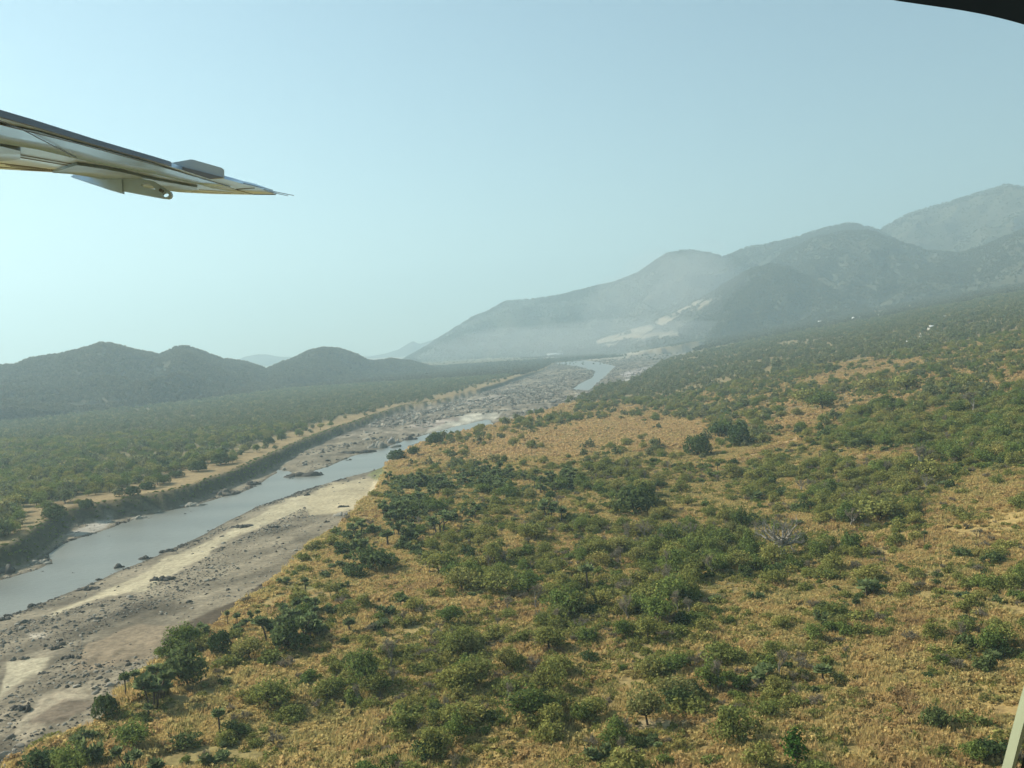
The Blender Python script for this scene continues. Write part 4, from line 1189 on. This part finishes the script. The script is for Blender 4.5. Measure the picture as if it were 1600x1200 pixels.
def p_left(X, Y, z, t, ins, dl, px, py):
    lip = sstep(28, 58, dl + 16 * fbm(X, Y, 45, 3, 2) + 26 * sstep(460, 380, Y))
    kd = np.min(np.hypot(X[:, None] - KEEP[None, -15:, 0], Y[:, None] - KEEP[None, -15:, 1]) - KEEP[None, -15:, 2], axis=1) if len(X) < 60000 else 9
    return np.where(dl > 11, 0.07 + 0.88 * lip, 0) * (0.25 + 0.75 * sstep(-.42, -.25, fbm(X, Y, 100, 5, 1))) * np.clip(0.95 + 0.7 * fbm(X, Y, 28, 3, 5), .3, 1) * (kd > 1)
wood('river_wood', ['far_tree', 'green_tree', 'olive_tree'], -620, 160, 290, 900, 5.0, p_left, .7, 1.5, 'dense green wood on the flat beyond the river')
wood('plain_wood', ['far_tree'], -1500, 500, 900, 2000, 7.0, p_left, .8, 1.3, 'hazy wood between the river and the wooded hills')
wood('valley_wood', ['hill_tree'], -1900, 700, 2000, 3400, 12, lambda X, Y, z, t, ins, dl, px, py: (dl > 11) * np.where(inpoly(px, py, [(560, 566), (640, 563), (760, 552), (880, 562), (880, 540), (560, 540)]), 0.03, .8), 1.0, 1.5, 'faint wood around the feet of the wooded hills')
wood('valley_scrub', ['hill_tree'], -600, 1500, 2600, 4300, 16, lambda X, Y, z, t, ins, dl, px, py: ((px > 600) & (px < 1120) & (py > 522)) * .08 * (ins | (Y > 3000)), .5, .9, 'sparse hazy trees dotted over the pale valley floor')
# the overgrown scarp of the far bank
wood('bank_scrub', ['bank_shrub'], -520, 160, 250, 1300, 1.9, lambda X, Y, z, t, ins, dl, px, py: ((dl > 0.6) & (dl < 10.0)) * 0.6, .15, .42, 'dark green scrub overgrowing the far river bank', 'scrub')

# trees on the hills and mountains
for kp, nm, lo, hi, lab in (('hill', 'hill_wood', .7, 1.25, 'scrubby woodland covering the near hills'), ('mtn', 'mountain_wood', .7, 1.5, 'thin woodland on the mountain slopes')):
    P = np.vstack([p for k, p in HILL_PTS if k == kp])
    scatter(nm, P, rng.integers(0, 99, len(P)), lo + (hi - lo) * rng.random(len(P)), rng.random(len(P)) * 6.28, ['hill_tree'], lab, 'wood')

# ------------------------------------------------------------------ rocks
SAND_PX = [[(470, 776), (520, 756), (602, 746), (594, 768), (562, 792), (520, 804), (485, 806)], [(0, 1026), (112, 1012), (62, 1056), (0, 1087)], [(690, 656), (735, 646), (787, 643), (772, 660), (722, 668), (655, 681)],
           [(60, 965), (150, 925), (250, 878), (340, 835), (420, 792), (500, 764), (480, 790), (430, 815), (330, 862), (300, 885), (230, 925), (130, 945)],
           [(235, 1005), (290, 968), (380, 935), (440, 890), (482, 850), (508, 852), (450, 905), (390, 948), (330, 990)], [(130, 998), (215, 968), (330, 972), (270, 1022), (140, 1052)],
           [(20, 1150), (60, 1080), (140, 1070), (150, 1098), (95, 1132)]]
STONY_PX = [[(60, 1010), (90, 985), (150, 960), (260, 915), (300, 925), (200, 960), (110, 1012)], [(120, 1045), (180, 1030), (260, 1020), (250, 1040), (130, 1050)], [(135, 1090), (200, 1070), (175, 1090)],
            [(60, 1145), (110, 1125), (150, 1120), (90, 1150)], [(0, 1165), (35, 1160), (30, 1185), (0, 1200)], [(225, 915), (320, 880), (370, 885), (330, 910), (250, 930)]]
X, Y = cull(*grid(-330, -20, 150, 520, 1.05), m=60)
z, t, sw, ins, dl = land(X, Y)
px, py, cz = project(X, Y, z)
pr = 0.8 * sstep(-.05, .2, flow(X, Y, 22, 4, 5)) + 0.14
for P in SAND_PX: pr = np.where(inpoly(px, py, P), 0.008, pr)
for P in STONY_PX: pr = np.where(inpoly(px, py, P), 0.8, pr)
pr = np.where((sw > 0) & (sw < 3.0), 0.5 * sstep(-.3, .2, fbm(X, Y, 20, 2, 3)), pr)
ok = ins & (sw > 0) & (t < .5) & (rng.random(len(X)) < pr)
X, Y, z, px, py, cz, sw = (a[ok] for a in (X, Y, z, px, py, cz, sw))
rs = np.clip(0.14 + 0.19 * rng.exponential(1.0, len(X)), 0.14, 1.3)
pxs = rs * FPX / cz * ((px > 0) & (px < PW) & (py < PH))
order = np.argsort(-pxs); top = order[:240]; lowr = order[240:]
MARK = [(184, 886, 'pointed dark rock in the shallows'), (480, 800, 'pale sandbar'), (60, 1040, 'flat sand terrace'), (300, 960, 'dark wet gully'), (330, 840, 'shore above the sand'), (150, 1080, 'dark dusty patch'), (240, 940, 'stony middle of the bed'), (430, 830, 'low rocks below the sandbar'), (120, 960, 'pale shore sand'), (380, 900, 'brown gravel flat')]
mk = hits(np.array([m[0] for m in MARK], float), np.array([m[1] for m in MARK], float))
rk = {}
for i in top:
    d_ = np.hypot(mk[:, 0] - X[i], mk[:, 1] - Y[i]); k = int(np.argmin(d_)); rk.setdefault(k, []).append((d_[k], i))
for k, L_ in rk.items():
    L_.sort()
    for r_, (_, i) in enumerate(L_):
        j = int(i) % len(PROTO['rock'])
        o = bpy.data.objects.new('rock', PROTO['rock'][j][0][0][1]); COL.objects.link(o)
        o.location = (X[i], Y[i], z[i]); o.scale = (rs[i],) * 3; o.rotation_euler = (0, 0, random.uniform(0, 6.28))
        tag(o, f'grey boulder, {ordinal(r_ + 1)} closest to the {MARK[k][2]} in the riverbed', 'rock', 'boulders strewn over the riverbed')
scatter('rubble', np.stack([X, Y, z], 1)[lowr], rng.integers(0, 99, len(lowr)), rs[lowr], rng.random(len(lowr)) * 6.28, ['rock', 'dark_rock'], 'grey stones and rubble strewn over the riverbed', 'stones')
X, Y = cull(*grid(-260, 900, 480, 3000, 3.6), m=60)
z, t, sw, ins, dl = land(X, Y); px, py, cz = project(X, Y, z)
pr = 0.75 * sstep(-.2, .25, flow(X, Y, 30, 4, 6)) + .04
for P in SAND_PX: pr = np.where(inpoly(px, py, P), 0.01, pr)
ok = ins & (sw > 0) & (t < .5) & (rng.random(len(X)) < pr)
X, Y, z = X[ok], Y[ok], z[ok]
rs = (0.35 + 0.55 * rng.exponential(1.0, len(X))) * (1 + .8 * sstep(600, 1100, Y))
scatter('rapids_rubble', np.stack([X, Y, z], 1), rng.integers(0, 99, len(X)), np.clip(rs, .3, 3.4), rng.random(len(X)) * 6.28, ['rock', 'rock', 'dark_rock'], 'jumbled grey rocks of the far rapids', 'stones')

X, Y = cull(*grid(-330, 0, 150, 560, 1.3), m=60)
z, t, sw, ins, dl = land(X, Y)
ok = ins & (sw > -1.2) & (sw < 3.5) & (rng.random(len(X)) < sstep(0, .3, fbm(X, Y, 30, 3, 4) + .05))
X, Y, z = X[ok], Y[ok], z[ok]
scatter('shore_rocks', np.stack([X, Y, z], 1), rng.integers(0, 99, len(X)), np.clip(.25 + .35 * rng.exponential(1.0, len(X)), .25, 1.6), rng.random(len(X)) * 6.28, ['dark_rock'], 'dark stones lining the edges of the water', 'stones')
OUT = [(184, 887, 25, 14, 'd', 'pointed dark rock standing in the shallows'), (226, 873, 30, 12, 'd', 'dark ridged rock on the water edge past the pointed rock'), (264, 862, 32, 9, 'd', 'long low dark rock at the water edge'),
       (155, 906, 15, 7, 'd', 'small dark rock between the pointed rock and the shore rocks'), (138, 921, 44, 9, 'd', 'dark shore rocks in a low row'), (51, 947, 18, 13, 'd', 'blocky dark rock standing in the near water'),
       (29, 951, 10, 4, 'd', 'tiny rock beside the blocky rock in the water'), (115, 895, 13, 4, 'd', 'flat rock awash in the middle of the river'), (67, 893, 12, 4, 'd', 'flat rock awash near the far shore'),
       (170, 838, 7, 4, 'd', 'lone little rock in the far half of the river'), (289, 803, 7, 4, 'd', 'pair rock upstream in the river, larger one'), (298, 799, 4, 3, 'd', 'pair rock upstream in the river, smaller one'),
       (4, 968, 14, 9, 'd', 'dark rock cut by the picture edge at the shore'), (22, 893, 66, 20, 'd', 'large dark outcrop below the far bank at the picture edge'), (64, 880, 36, 13, 'm', 'brown outcrop jutting into the river from the far bank'),
       (475, 744, 62, 19, 'd', 'long dark outcrop in midstream'), (455, 748, 9, 4, 'd', 'small rock below the long midstream outcrop'), (395, 757, 34, 11, 'd', 'dark outcrop at the end of the far shore rocks'),
       (350, 772, 60, 13, 'm', 'grey stony shore outcrop under the far bank'), (300, 790, 46, 8, 'm', 'low grey rocks along the far shore'), (220, 810, 34, 9, 'm', 'grey ledge rock by the far sand spit'),
       (598, 699, 54, 17, 'm', 'craggy grey outcrop at the head of the pool'), (613, 692, 22, 15, 'p', 'pale rounded boulder in the craggy outcrop'), (641, 687, 26, 11, 'd', 'dark rock at the tip of the craggy outcrop'),
       (558, 707, 62, 8, 'd', 'low dark ledge below the craggy outcrop'), (545, 719, 12, 5, 'd', 'small round rock in the pool'), (526, 719, 9, 4, 'd', 'small flat rock in the pool'), (512, 720, 9, 4, 'd', 'small rock joining the midstream outcrop'),
       (378, 824, 46, 9, 'd', 'dark rocks along the shore of the sand'), (480, 774, 15, 6, 'd', 'dark rock at the river edge of the sandbar'), (511, 816, 10, 9, 'd', 'upright dark boulder under the sandbar'), (428, 824, 22, 8, 'd', 'dark rocks in the bed below the sandbar'),
       (535, 792, 22, 5, 'd', 'dark line of rock across the sandbar'), (535, 805, 40, 8, 'm', 'rocky rim under the sandbar'), (255, 905, 44, 12, 'd', 'dark slabs in the stony middle of the bed'), (85, 1013, 30, 9, 'd', 'dark rocks above the sand terrace'),
       (30, 1030, 32, 11, 'm', 'low rock step on the sand terrace'), (38, 972, 22, 8, 'm', 'grey slab on the near shore'), (68, 1052, 18, 7, 'd', 'dark rock under the sand terrace edge'), (35, 1108, 46, 12, 'd', 'long dark slab by the dusty patch'), (110, 1028, 30, 10, 'd', 'dark rubble heap behind the sand terrace'),
       (12, 1185, 40, 26, 'm', 'pile of big grey stones in the bottom corner of the bed')]
op = hits(np.array([a[0] for a in OUT], float), np.array([a[1] for a in OUT], float))
for q, (x, y, w, h, mt, lab) in enumerate(OUT):
    d = ray(np.array([x]), np.array([float(y)]))[0]
    P = op[q]
    if P[2] < 0: s_ = -HC / d[2]; P = CAMP + d * s_; P[2] = -0.3
    cz = (P - CAMP) @ CF; wm = w * cz / FPX; hm = h * cz / FPX
    mb = MB(); n = max(3, min(14, int(w / max(h, 3) * 3)))
    for k in range(n):
        V = np.vstack(PROTO['dark_rock' if k % 2 else 'rock'][(q + k) % 4][0][0][1].vertices[i].co for i in ()) if False else np.array([v.co for v in PROTO['rock'][(q + k) % 6][0][0][1].vertices])
        F = np.array([list(f.vertices) for f in PROTO['rock'][(q + k) % 6][0][0][1].polygons])
        u = random.uniform(-1, 1); r_ = hm * random.uniform(.5, .95) * (1 - .5 * abs(u)); a = random.uniform(0, 6.28)
        rx = min(wm * .5, max(r_, wm * random.uniform(.12, .28)))
        Vr = V * np.array([rx, rx * .8, r_ * 1.3])
        c_, s2 = math.cos(a), math.sin(a)
        Vr = np.stack([Vr[:, 0] * c_ - Vr[:, 1] * s2, Vr[:, 0] * s2 + Vr[:, 1] * c_, Vr[:, 2]], 1)
        mb.add(Vr + np.array([u * (wm * .5 - rx * .6), random.uniform(-.25, .25) * wm * .5, 0]), F)
    o = link('rock_outcrop', mb.mesh('rock_outcrop'), [M[{'d': 'darkrock', 'm': 'rock', 'p': 'palerock'}[mt]]], loc=P)
    tag(o, lab, 'rock', 'rock outcrops along the river')

# ------------------------------------------------------------------ village huts, far sheds, road
M['tin'] = flat_mat('tin_roof', (0.55, 0.55, 0.52), 0.45, 0.5, 0.8, 0.15)
M['mud'] = flat_mat('mud_wall', (0.30, 0.25, 0.19), 0.9, 0.1, 0.6, 0.2)
M['limewash'] = flat_mat('limewash_wall', (0.60, 0.58, 0.52), 0.9, 0.1, 0.6, 0.12)
M['door'] = flat_mat('wood_door', (0.10, 0.075, 0.05), 0.8, 0.2)
def hut(px, py, w, h, label, wall='limewash', ln=1.5, group='huts of the hillside village', name='hut', cat='house'):
    P = hits(np.array([float(px)]), np.array([float(py)]))[0]; cz = (P - CAMP) @ CF
    W = w * cz / FPX; H = max(2.6, h * cz / FPX); D = min(W, 6.0)
    e = empty(name, (P[0], P[1], P[2] - 0.3)); e.rotation_euler = (0, 0, random.uniform(-.5, .5))
    hw = H * .62; b = MB()
    V = [(sx * W / 2, sy * D / 2, z_) for z_ in (0, hw) for sx, sy in ((-1, -1), (1, -1), (1, 1), (-1, 1))] + [(-W / 2, 0, H * .97), (W / 2, 0, H * .97)]
    b.add(V, [(4, 7, 8), (5, 9, 6)], [(0, 1, 5, 4), (1, 2, 6, 5), (2, 3, 7, 6), (3, 0, 4, 7)])
    link('wall', b.mesh('wall'), [M[wall]], e)
    r_ = MB(); ov = .35; k = 0.12
    for sy in (-1, 1):
        q = [(-W / 2 - ov, sy * (D / 2 + ov), hw - .12), (W / 2 + ov, sy * (D / 2 + ov), hw - .12), (W / 2 + ov, 0, H), (-W / 2 - ov, 0, H)]
        r_.add(q + [(x, y, z_ + k) for x, y, z_ in q], None, [(0, 1, 2, 3), (4, 5, 6, 7), (0, 1, 5, 4), (1, 2, 6, 5), (2, 3, 7, 6), (3, 0, 4, 7)])
    link('roof', r_.mesh('roof'), [M['tin']], e)
    d = MB(); y0 = -D / 2 - .04
    d.add([(-.5, y0, 0.05), (.5, y0, 0.05), (.5, y0, 2.0), (-.5, y0, 2.0), (-.5, y0 + .03, 0.05), (.5, y0 + .03, 0.05), (.5, y0 + .03, 2.0), (-.5, y0 + .03, 2.0)], None, [(0, 1, 2, 3), (0, 4, 5, 1), (1, 5, 6, 2), (2, 6, 7, 3), (3, 7, 4, 0)])
    link('door', d.mesh('door'), [M['door']], e)
    tag(e, label, cat, group)
hut(1282, 505, 7, 4, 'white hut at the foot of the dusty foothill')
hut(1337, 500, 11, 5, 'long white hut highest in the village')
hut(1377, 495, 9, 4, 'pale hut beside the long white hut')
hut(1475, 498, 7, 5, 'small hut above the green wood')
hut(1455, 514, 9, 6, 'tallest white hut among the dark trees')
hut(1440, 527, 5, 6, 'narrow white hut below the tallest hut')
hut(1421, 537, 11, 5, 'low white hut in the green wood')
hut(1396, 553, 8, 6, 'lowest white hut half hidden by trees')
hut(1400, 440, 8, 4, 'lone pale hut high on the foothill slope')
hut(867, 556, 26, 4, 'long white shed on the pale valley floor', group='sheds of the works', name='shed', cat='shed')

# ------------------------------------------------------------------ the aircraft: wing outside the window and the window's own frame
def cam_pt(x, y, z):
    return CAMP + x * CR + y * CU + z * CF
WING_Y, WING_D = 0.70, 0.15           # the wing rises towards its tip
def wz(py, dy=0.0):
    return (WING_Y + dy) / ((PH / 2 - py) / FPX - WING_D)
def wp(px, py, dy=0.0, dz=0.0):
    """a point of the wing's underside plane seen at a photo pixel, lifted by dy"""
    z = wz(py, dy)
    return cam_pt((px - PW / 2) / FPX * z, WING_Y + dy + WING_D * z, z)
M['white_paint'] = flat_mat('white_wing_paint', (0.74, 0.88, 1.0), 0.3, 0.5, 1.2, 0.05, metal=0.6)
M['sky_reflection'] = flat_mat('painted_sky_reflection', (0.54, 0.74, 1.0), 0.26, 0.6, 0.8, 0.05, metal=0.75)  # sky reflection on the white underside, put into the base colour
M['grey_paint'] = flat_mat('grey_edge_paint', (0.16, 0.17, 0.18), 0.5, 0.4, 1.0, 0.12)
M['fair_paint'] = flat_mat('grey_fairing_paint', (0.46, 0.60, 0.74), 0.35, 0.4, 3.0, 0.12, metal=0.5)
M['steel'] = flat_mat('dark_steel', (0.08, 0.08, 0.08), 0.4, 0.5)
M['fence_paint'] = flat_mat('blue_grey_paint', (0.36, 0.42, 0.46), 0.45, 0.4, 2.0, 0.08)
plane = empty('airplane', tuple(CAMP + np.array([0, 0, -1.0])))
PINV = Matrix.Translation(-plane.location)
def part(name, mb, mat, parent=plane, smooth=False):
    me = mb.mesh(name, smooth); me.transform(PINV)
    o = link(name, me, [mat]); o.parent = parent
    return o
def plate(poly, th=0.05, dy=0.0, side=None, dz=0.0):
    """a plate of the underside, th thick upwards"""
    mb = MB(); n = len(poly)
    lo = [wp(x, y, dy, dz) for x, y in poly]; hi = [p + CU * th for p in lo]
    from mathutils.geometry import tessellate_polygon
    tri = tessellate_polygon([[Vector((x, y, 0)) for x, y in poly]])
    mb.add(lo + hi, [tuple(t) for t in tri] + [tuple(n + q for q in t) for t in tri], [(i, (i + 1) % n, n + (i + 1) % n, n + i) for i in range(n)])
    return mb
skin = plate([(-220, 130), (-100, 162), (0, 184), (50, 198), (100, 213), (150, 228), (200, 242), (240, 253), (268, 261), (300, 270), (326, 279), (349, 279), (382, 288), (400, 292), (415, 297), (432, 304),
              (397, 304), (330, 296), (300, 287), (240, 273), (180, 263), (120, 249), (60, 235), (0, 225), (-100, 206), (-220, 180)], 0.036)
wing = part('wing', skin, M['white_paint'])
part('trailing_edge', plate([(-220, 129), (-100, 160.5), (0, 182.5), (50, 196.5), (100, 211.5), (150, 226.5), (200, 240.5), (240, 251.5), (266, 259), (268, 260.4), (240, 252.6), (200, 241.6), (150, 227.6), (100, 212.6), (50, 197.6), (0, 183.6), (-100, 161.6), (-220, 130)], 0.04, 0.001), M['grey_paint'], wing)
part('sky_reflection_band', plate([(-220, 147), (-100, 172), (0, 194), (60, 206), (120, 223), (180, 239), (240, 256), (290, 272), (330, 284), (360, 292), (330, 291), (300, 286), (240, 272), (180, 262), (120, 248), (60, 234), (0, 224), (-100, 205), (-220, 179)], 0.008, -0.010), M['sky_reflection'], wing)  # band of skin coloured as if mirroring the horizon sky
part('lower_panel', plate([(-220, 177), (-100, 203), (0, 222), (32, 228.5), (60, 233), (110, 246), (180, 261), (240, 271), (300, 285), (330, 294), (397, 304.5), (330, 303), (280, 300.5), (190, 288), (127, 272), (95, 270), (60, 268), (0, 264.5), (-100, 259), (-220, 252)], 0.045, -0.002), M['white_paint'], wing)
part('root_fairing', plate([(-220, 190), (-60, 217), (0, 228.5), (32, 236), (32, 249), (0, 252), (-60, 256), (-220, 244)], 0.03, -0.03), M['fair_paint'], wing)
part('hinge_fairing', plate([(82, 270), (120, 258), (155, 263), (190, 269), (240, 281), (285, 289), (308, 293), (308, 297), (280, 300.2), (262, 297), (240, 291), (191, 286), (150, 278), (110, 272)], 0.03, -0.03), M['fair_paint'], wing)
def vplate(poly, z, th=0.05, holes=()):
    """an upright plate hanging under the wing at depth z"""
    bm = bmesh.new()
    edges = []
    for lp_ in [poly] + list(holes):
        vs = [bm.verts.new(cam_pt((x - PW / 2) / FPX * z, (PH / 2 - y) / FPX * z, z)) for x, y in lp_]
        edges += [bm.edges.new((vs[i], vs[(i + 1) % len(vs)])) for i in range(len(vs))]
    bmesh.ops.triangle_fill(bm, use_beauty=True, edges=edges)
    r_ = bmesh.ops.extrude_face_region(bm, geom=bm.faces[:])
    bmesh.ops.translate(bm, verts=[v for v in r_['geom'] if isinstance(v, bmesh.types.BMVert)], vec=Vector(CF * th))
    bmesh.ops.recalc_face_normals(bm, faces=bm.faces)
    me = bpy.data.meshes.new('plate'); bm.to_mesh(me); bm.free(); me.transform(PINV)
    return me
def circ(cx, cy_, r_, n=14, sx=1.0):
    return [(cx + r_ * sx * math.cos(2 * math.pi * i / n), cy_ + r_ * math.sin(2 * math.pi * i / n)) for i in range(n)]
def vpart(name, me, mat, parent):
    me.name = name; o = link(name, me, [mat]); o.parent = parent; return o
arm = vpart('hinge_arm', vplate([(118, 271), (150, 268), (190, 274), (191, 298), (191, 302), (170, 296), (140, 286), (110, 276)], 9.9, 0.06), M['fair_paint'], wing)
brk = vpart('hinge_bracket', vplate([(191, 274), (240, 283), (266, 299), (268, 305), (266, 309), (262, 310.5), (250, 309), (191, 298)], 9.92, 0.05,
      holes=[circ(258.5, 304.5, 3.4, 12, 1.5), [(220, 289), (222, 286.5), (232, 287), (238, 290.5), (243, 296), (232, 293.5), (222, 292)]]), M['fair_paint'], wing)
vpart('pivot_bolt', vplate(circ(250.5, 297, 2.6), 9.87, 0.06), M['steel'], wing)
fz = wz(266)
vpart('wing_fence', vplate([(267, 258), (267, 254.5), (298, 249), (301, 249.2), (346, 262), (349, 264.5), (349, 278), (327, 279)], fz, 0.03), M['fence_paint'], wing)
vpart('fence_foot', vplate([(267, 259.5), (267, 256), (349, 277), (327, 279.5)], fz - 0.02, 0.015), M['grey_paint'], wing)
def rodp(name, a, b, r0, mat, parent=wing, dy=0.0):
    mb = MB(); mb.tube([wp(*a, dy), wp(*b, dy)], [r0, r0 * .8], 6, cap=True); part(name, mb, mat, parent)
rodp('static_wick', (381, 286.5), (426, 297), 0.006, M['steel'])
rodp('static_wick', (412, 296), (459, 305.5), 0.006, M['steel'])
rodp('static_wick', (414, 298), (450, 306), 0.006, M['steel'])
rodp('seam', (368, 296), (398, 294), 0.005, M['steel'], dy=-.005); rodp('seam', (371, 297), (397, 304), 0.006, M['steel'], dy=-.005); rodp('seam', (397, 303.5), (431, 304), 0.008, M['steel'], dy=-.005)
rodp('seam', (-60, 166), (30, 200), 0.004, M['steel'], dy=-.018); rodp('seam', (30, 200), (120, 247), 0.004, M['steel'], dy=-.018); rodp('seam', (320, 279), (371, 297), 0.004, M['steel'], dy=-.018)
# rivet rows: dots too small to pick apart one by one
rv = MB()
def rivets(a, b, n, dy, r0=0.010):
    for i in range(n):
        u = i / (n - 1); p = wp(a[0] + (b[0] - a[0]) * u, a[1] + (b[1] - a[1]) * u, dy)
        rv.tube([p, p - CU * 0.004], [r0, r0 * .7], 5, cap=True)
rivets((0, 194), (120, 223.5), 60, -.012, .007); rivets((120, 223.5), (290, 271), 80, -.012, .007)
for k_ in range(5): rivets((2 + 8 * k_, 255 + k_ * 2.6), (60 + 12 * k_, 262 + k_ * 1.6), 20, -.004)
rivets((33, 242), (130, 259), 46, -.004); rivets((33, 246), (128, 262), 46, -.004); rivets((0, 261), (95, 268.5), 40, -.004)
rivets((312, 296), (380, 302.5), 34, -.004, .008); rivets((300, 299), (360, 302.5), 34, -.004, .008)
ro = part('rivets', rv, M['steel'], wing); ro['kind'] = 'stuff'

# window frame: a rounded ring a hand's breadth in front of the camera, inside the cabin wall
def ring(pts, z, th, wd, z_in=0.0):
    mb = MB(); P = np.array(pts, float); n = len(P)
    c = np.roll(P, -1, 0) - np.roll(P, 1, 0); nr = np.stack([c[:, 1], -c[:, 0]], 1); nr /= np.linalg.norm(nr, axis=1)[:, None]
    ctr = P.mean(0); s_ = np.sign(np.sum(nr * (P - ctr), 1)).mean(); nr *= 1 if s_ > 0 else -1
    f = lambda q, zz: cam_pt((q[0] - PW / 2) / FPX * z, (PH / 2 - q[1]) / FPX * z, zz)
    wpx = wd / z * FPX
    A = [f(q, z) for q in P]; B = [f(q + v * wpx, z) for q, v in zip(P, nr)]
    A2 = [CAMP + (p - CAMP) * (1 + th / z) for p in A]; B2 = [CAMP + (p - CAMP) * (1 + th / z) for p in B]
    V = A + B + A2 + B2; F = []
    for i in range(n):
        j = (i + 1) % n
        F += [(i, j, n + j, n + i), (2 * n + i, 2 * n + j, 3 * n + j, 3 * n + i), (i, j, 2 * n + j, 2 * n + i), (n + i, n + j, 3 * n + j, 3 * n + i)]
    mb.add(V, None, F); return mb
def smooth_loop(P, k=3):
    P = np.array(P, float)
    for _ in range(k):
        Q = np.roll(P, -1, 0); P = np.stack([0.75 * P + 0.25 * Q, 0.25 * P + 0.75 * Q], 1).reshape(-1, 2)
    return P
WIN = smooth_loop([(-330, -40), (-200, -150), (500, -150), (1000, -85), (1200, -45), (1300, -22), (1385, -1), (1440, 7), (1500, 15.5), (1550, 25), (1600, 38), (1650, 55), (1720, 100), (1760, 300), (1740, 700), (1690, 880), (1652, 1000), (1622, 1100), (1608, 1150), (1595, 1200), (1574, 1270), (1534, 1370), (1350, 1460), (300, 1480), (-150, 1440), (-300, 1250), (-340, 400)], 2)
M['frame_unlit'] = flat_mat('unlit_cabin_trim', (0.018, 0.02, 0.017), 0.8, 0.2, 30, 0.2)  # near-black: the unlit cabin's shade is put into the colour
M['seal'] = flat_mat('pale_rubber_seal', (0.25, 0.27, 0.17), 0.8, 0.2, 30, 0.15)
wf = part('window_frame', ring(WIN + 0, 0.36, 0.03, 0.035), M['frame_unlit'])
def strip(pts, z, wd, th):
    mb = MB(); P = np.array(pts, float); n = len(P)
    c = np.gradient(P, axis=0); nr = np.stack([-c[:, 1], c[:, 0]], 1); nr /= np.linalg.norm(nr, axis=1)[:, None]
    f = lambda q, zz: cam_pt((q[0] - PW / 2) / FPX * zz, (PH / 2 - q[1]) / FPX * zz, zz)
    A = [f(q, z) for q in P]; B = [f(q + v * wd, z) for q, v in zip(P, nr)]; A2 = [p + CF * th for p in A]; B2 = [p + CF * th for p in B]
    V = A + B + A2 + B2; F = []
    for i in range(n - 1):
        F += [(i, i + 1, n + i + 1, n + i), (2 * n + i, 2 * n + i + 1, 3 * n + i + 1, 3 * n + i), (i, i + 1, 2 * n + i + 1, 2 * n + i), (n + i, n + i + 1, 3 * n + i + 1, 3 * n + i)]
    mb.add(V, None, F); return mb
part('seal', strip([(1660, 900), (1639, 990), (1622, 1050), (1608, 1098), (1594, 1150), (1581, 1200), (1564, 1260), (1536, 1340)], 0.352, -5, 0.006), M['seal'], wf)
tag(plane, 'high wing of a small white airplane, seen from its cabin window', 'airplane')

# ------------------------------------------------------------------ dust hanging over the quarried foothill
def build_dust(px_, py_, dist, size, dens, lean, label, seed):
    bm = bmesh.new(); bmesh.ops.create_icosphere(bm, subdivisions=4, radius=1.0)
    V = np.array([v.co for v in bm.verts]); F = np.array([[v.index for v in f.verts] for f in bm.faces]); bm.free()
    n = fbm(V[:, 0] * 1.3 + V[:, 2] + seed, V[:, 1] + V[:, 2] * 1.7, 0.8, 4, seed)
    V = V * (1 + 0.4 * n)[:, None]
    d = ray(np.array([float(px_)]), np.array([float(py_)]))[0]; c = CAMP + d * (dist / d[1])
    V = V * np.array(size); V[:, 0] += V[:, 2] * lean
    m = bpy.data.materials.new('dust_cloud'); m.use_nodes = True
    q = m.node_tree.nodes; q.remove(q['Principled BSDF'])
    pv = q.new('ShaderNodeVolumePrincipled'); pv.inputs['Color'].default_value = (0.80, 0.84, 0.82, 1); pv.inputs['Density'].default_value = dens
    m.node_tree.links.new(pv.outputs[0], q['Material Output'].inputs['Volume'])
    mb = MB(); mb.add(V, F)
    o = link('dust', mb.mesh('dust'), [m], loc=tuple(c)); tag(o, label, 'dust', kind='stuff')
build_dust(1045, 462, 3600, (300, 180, 170), 9e-4, .45, 'pale dust drifting up beside the quarried foothill', 3)
build_dust(1085, 430, 3850, (150, 120, 130), 6e-4, .6, 'faint upper wisp of dust against the range', 5)
build_dust(900, 530, 3500, (640, 330, 66), 7e-4, .2, 'low milky dust lying over the valley floor', 4)

# ------------------------------------------------------------------ the hazy air
def build_haze():
    L, z0, z1 = 12300.0, -40.0, 1300.0
    V = [(x, y, z) for z in (z0, z1) for y in (-L, L) for x in (-L, L)]
    F = [(0, 2, 3, 1), (4, 5, 7, 6), (0, 1, 5, 4), (2, 6, 7, 3), (0, 4, 6, 2), (1, 3, 7, 5)]
    me = mesh_np('haze', V, None, F)
    m = bpy.data.materials.new('haze_air'); m.use_nodes = True
    n = m.node_tree.nodes; n.remove(n['Principled BSDF'])
    pv = n.new('ShaderNodeVolumePrincipled')
    pv.inputs['Color'].default_value = (*HAZE_COLOR, 1)
    pv.inputs['Density'].default_value = HAZE_DENSITY
    pv.inputs['Anisotropy'].default_value = HAZE_ANISO
    m.node_tree.links.new(pv.outputs[0], n['Material Output'].inputs['Volume'])
    o = link('haze', me, [m])
    tag(o, 'pale dusty haze filling the whole valley', 'haze', kind='stuff')
build_haze()
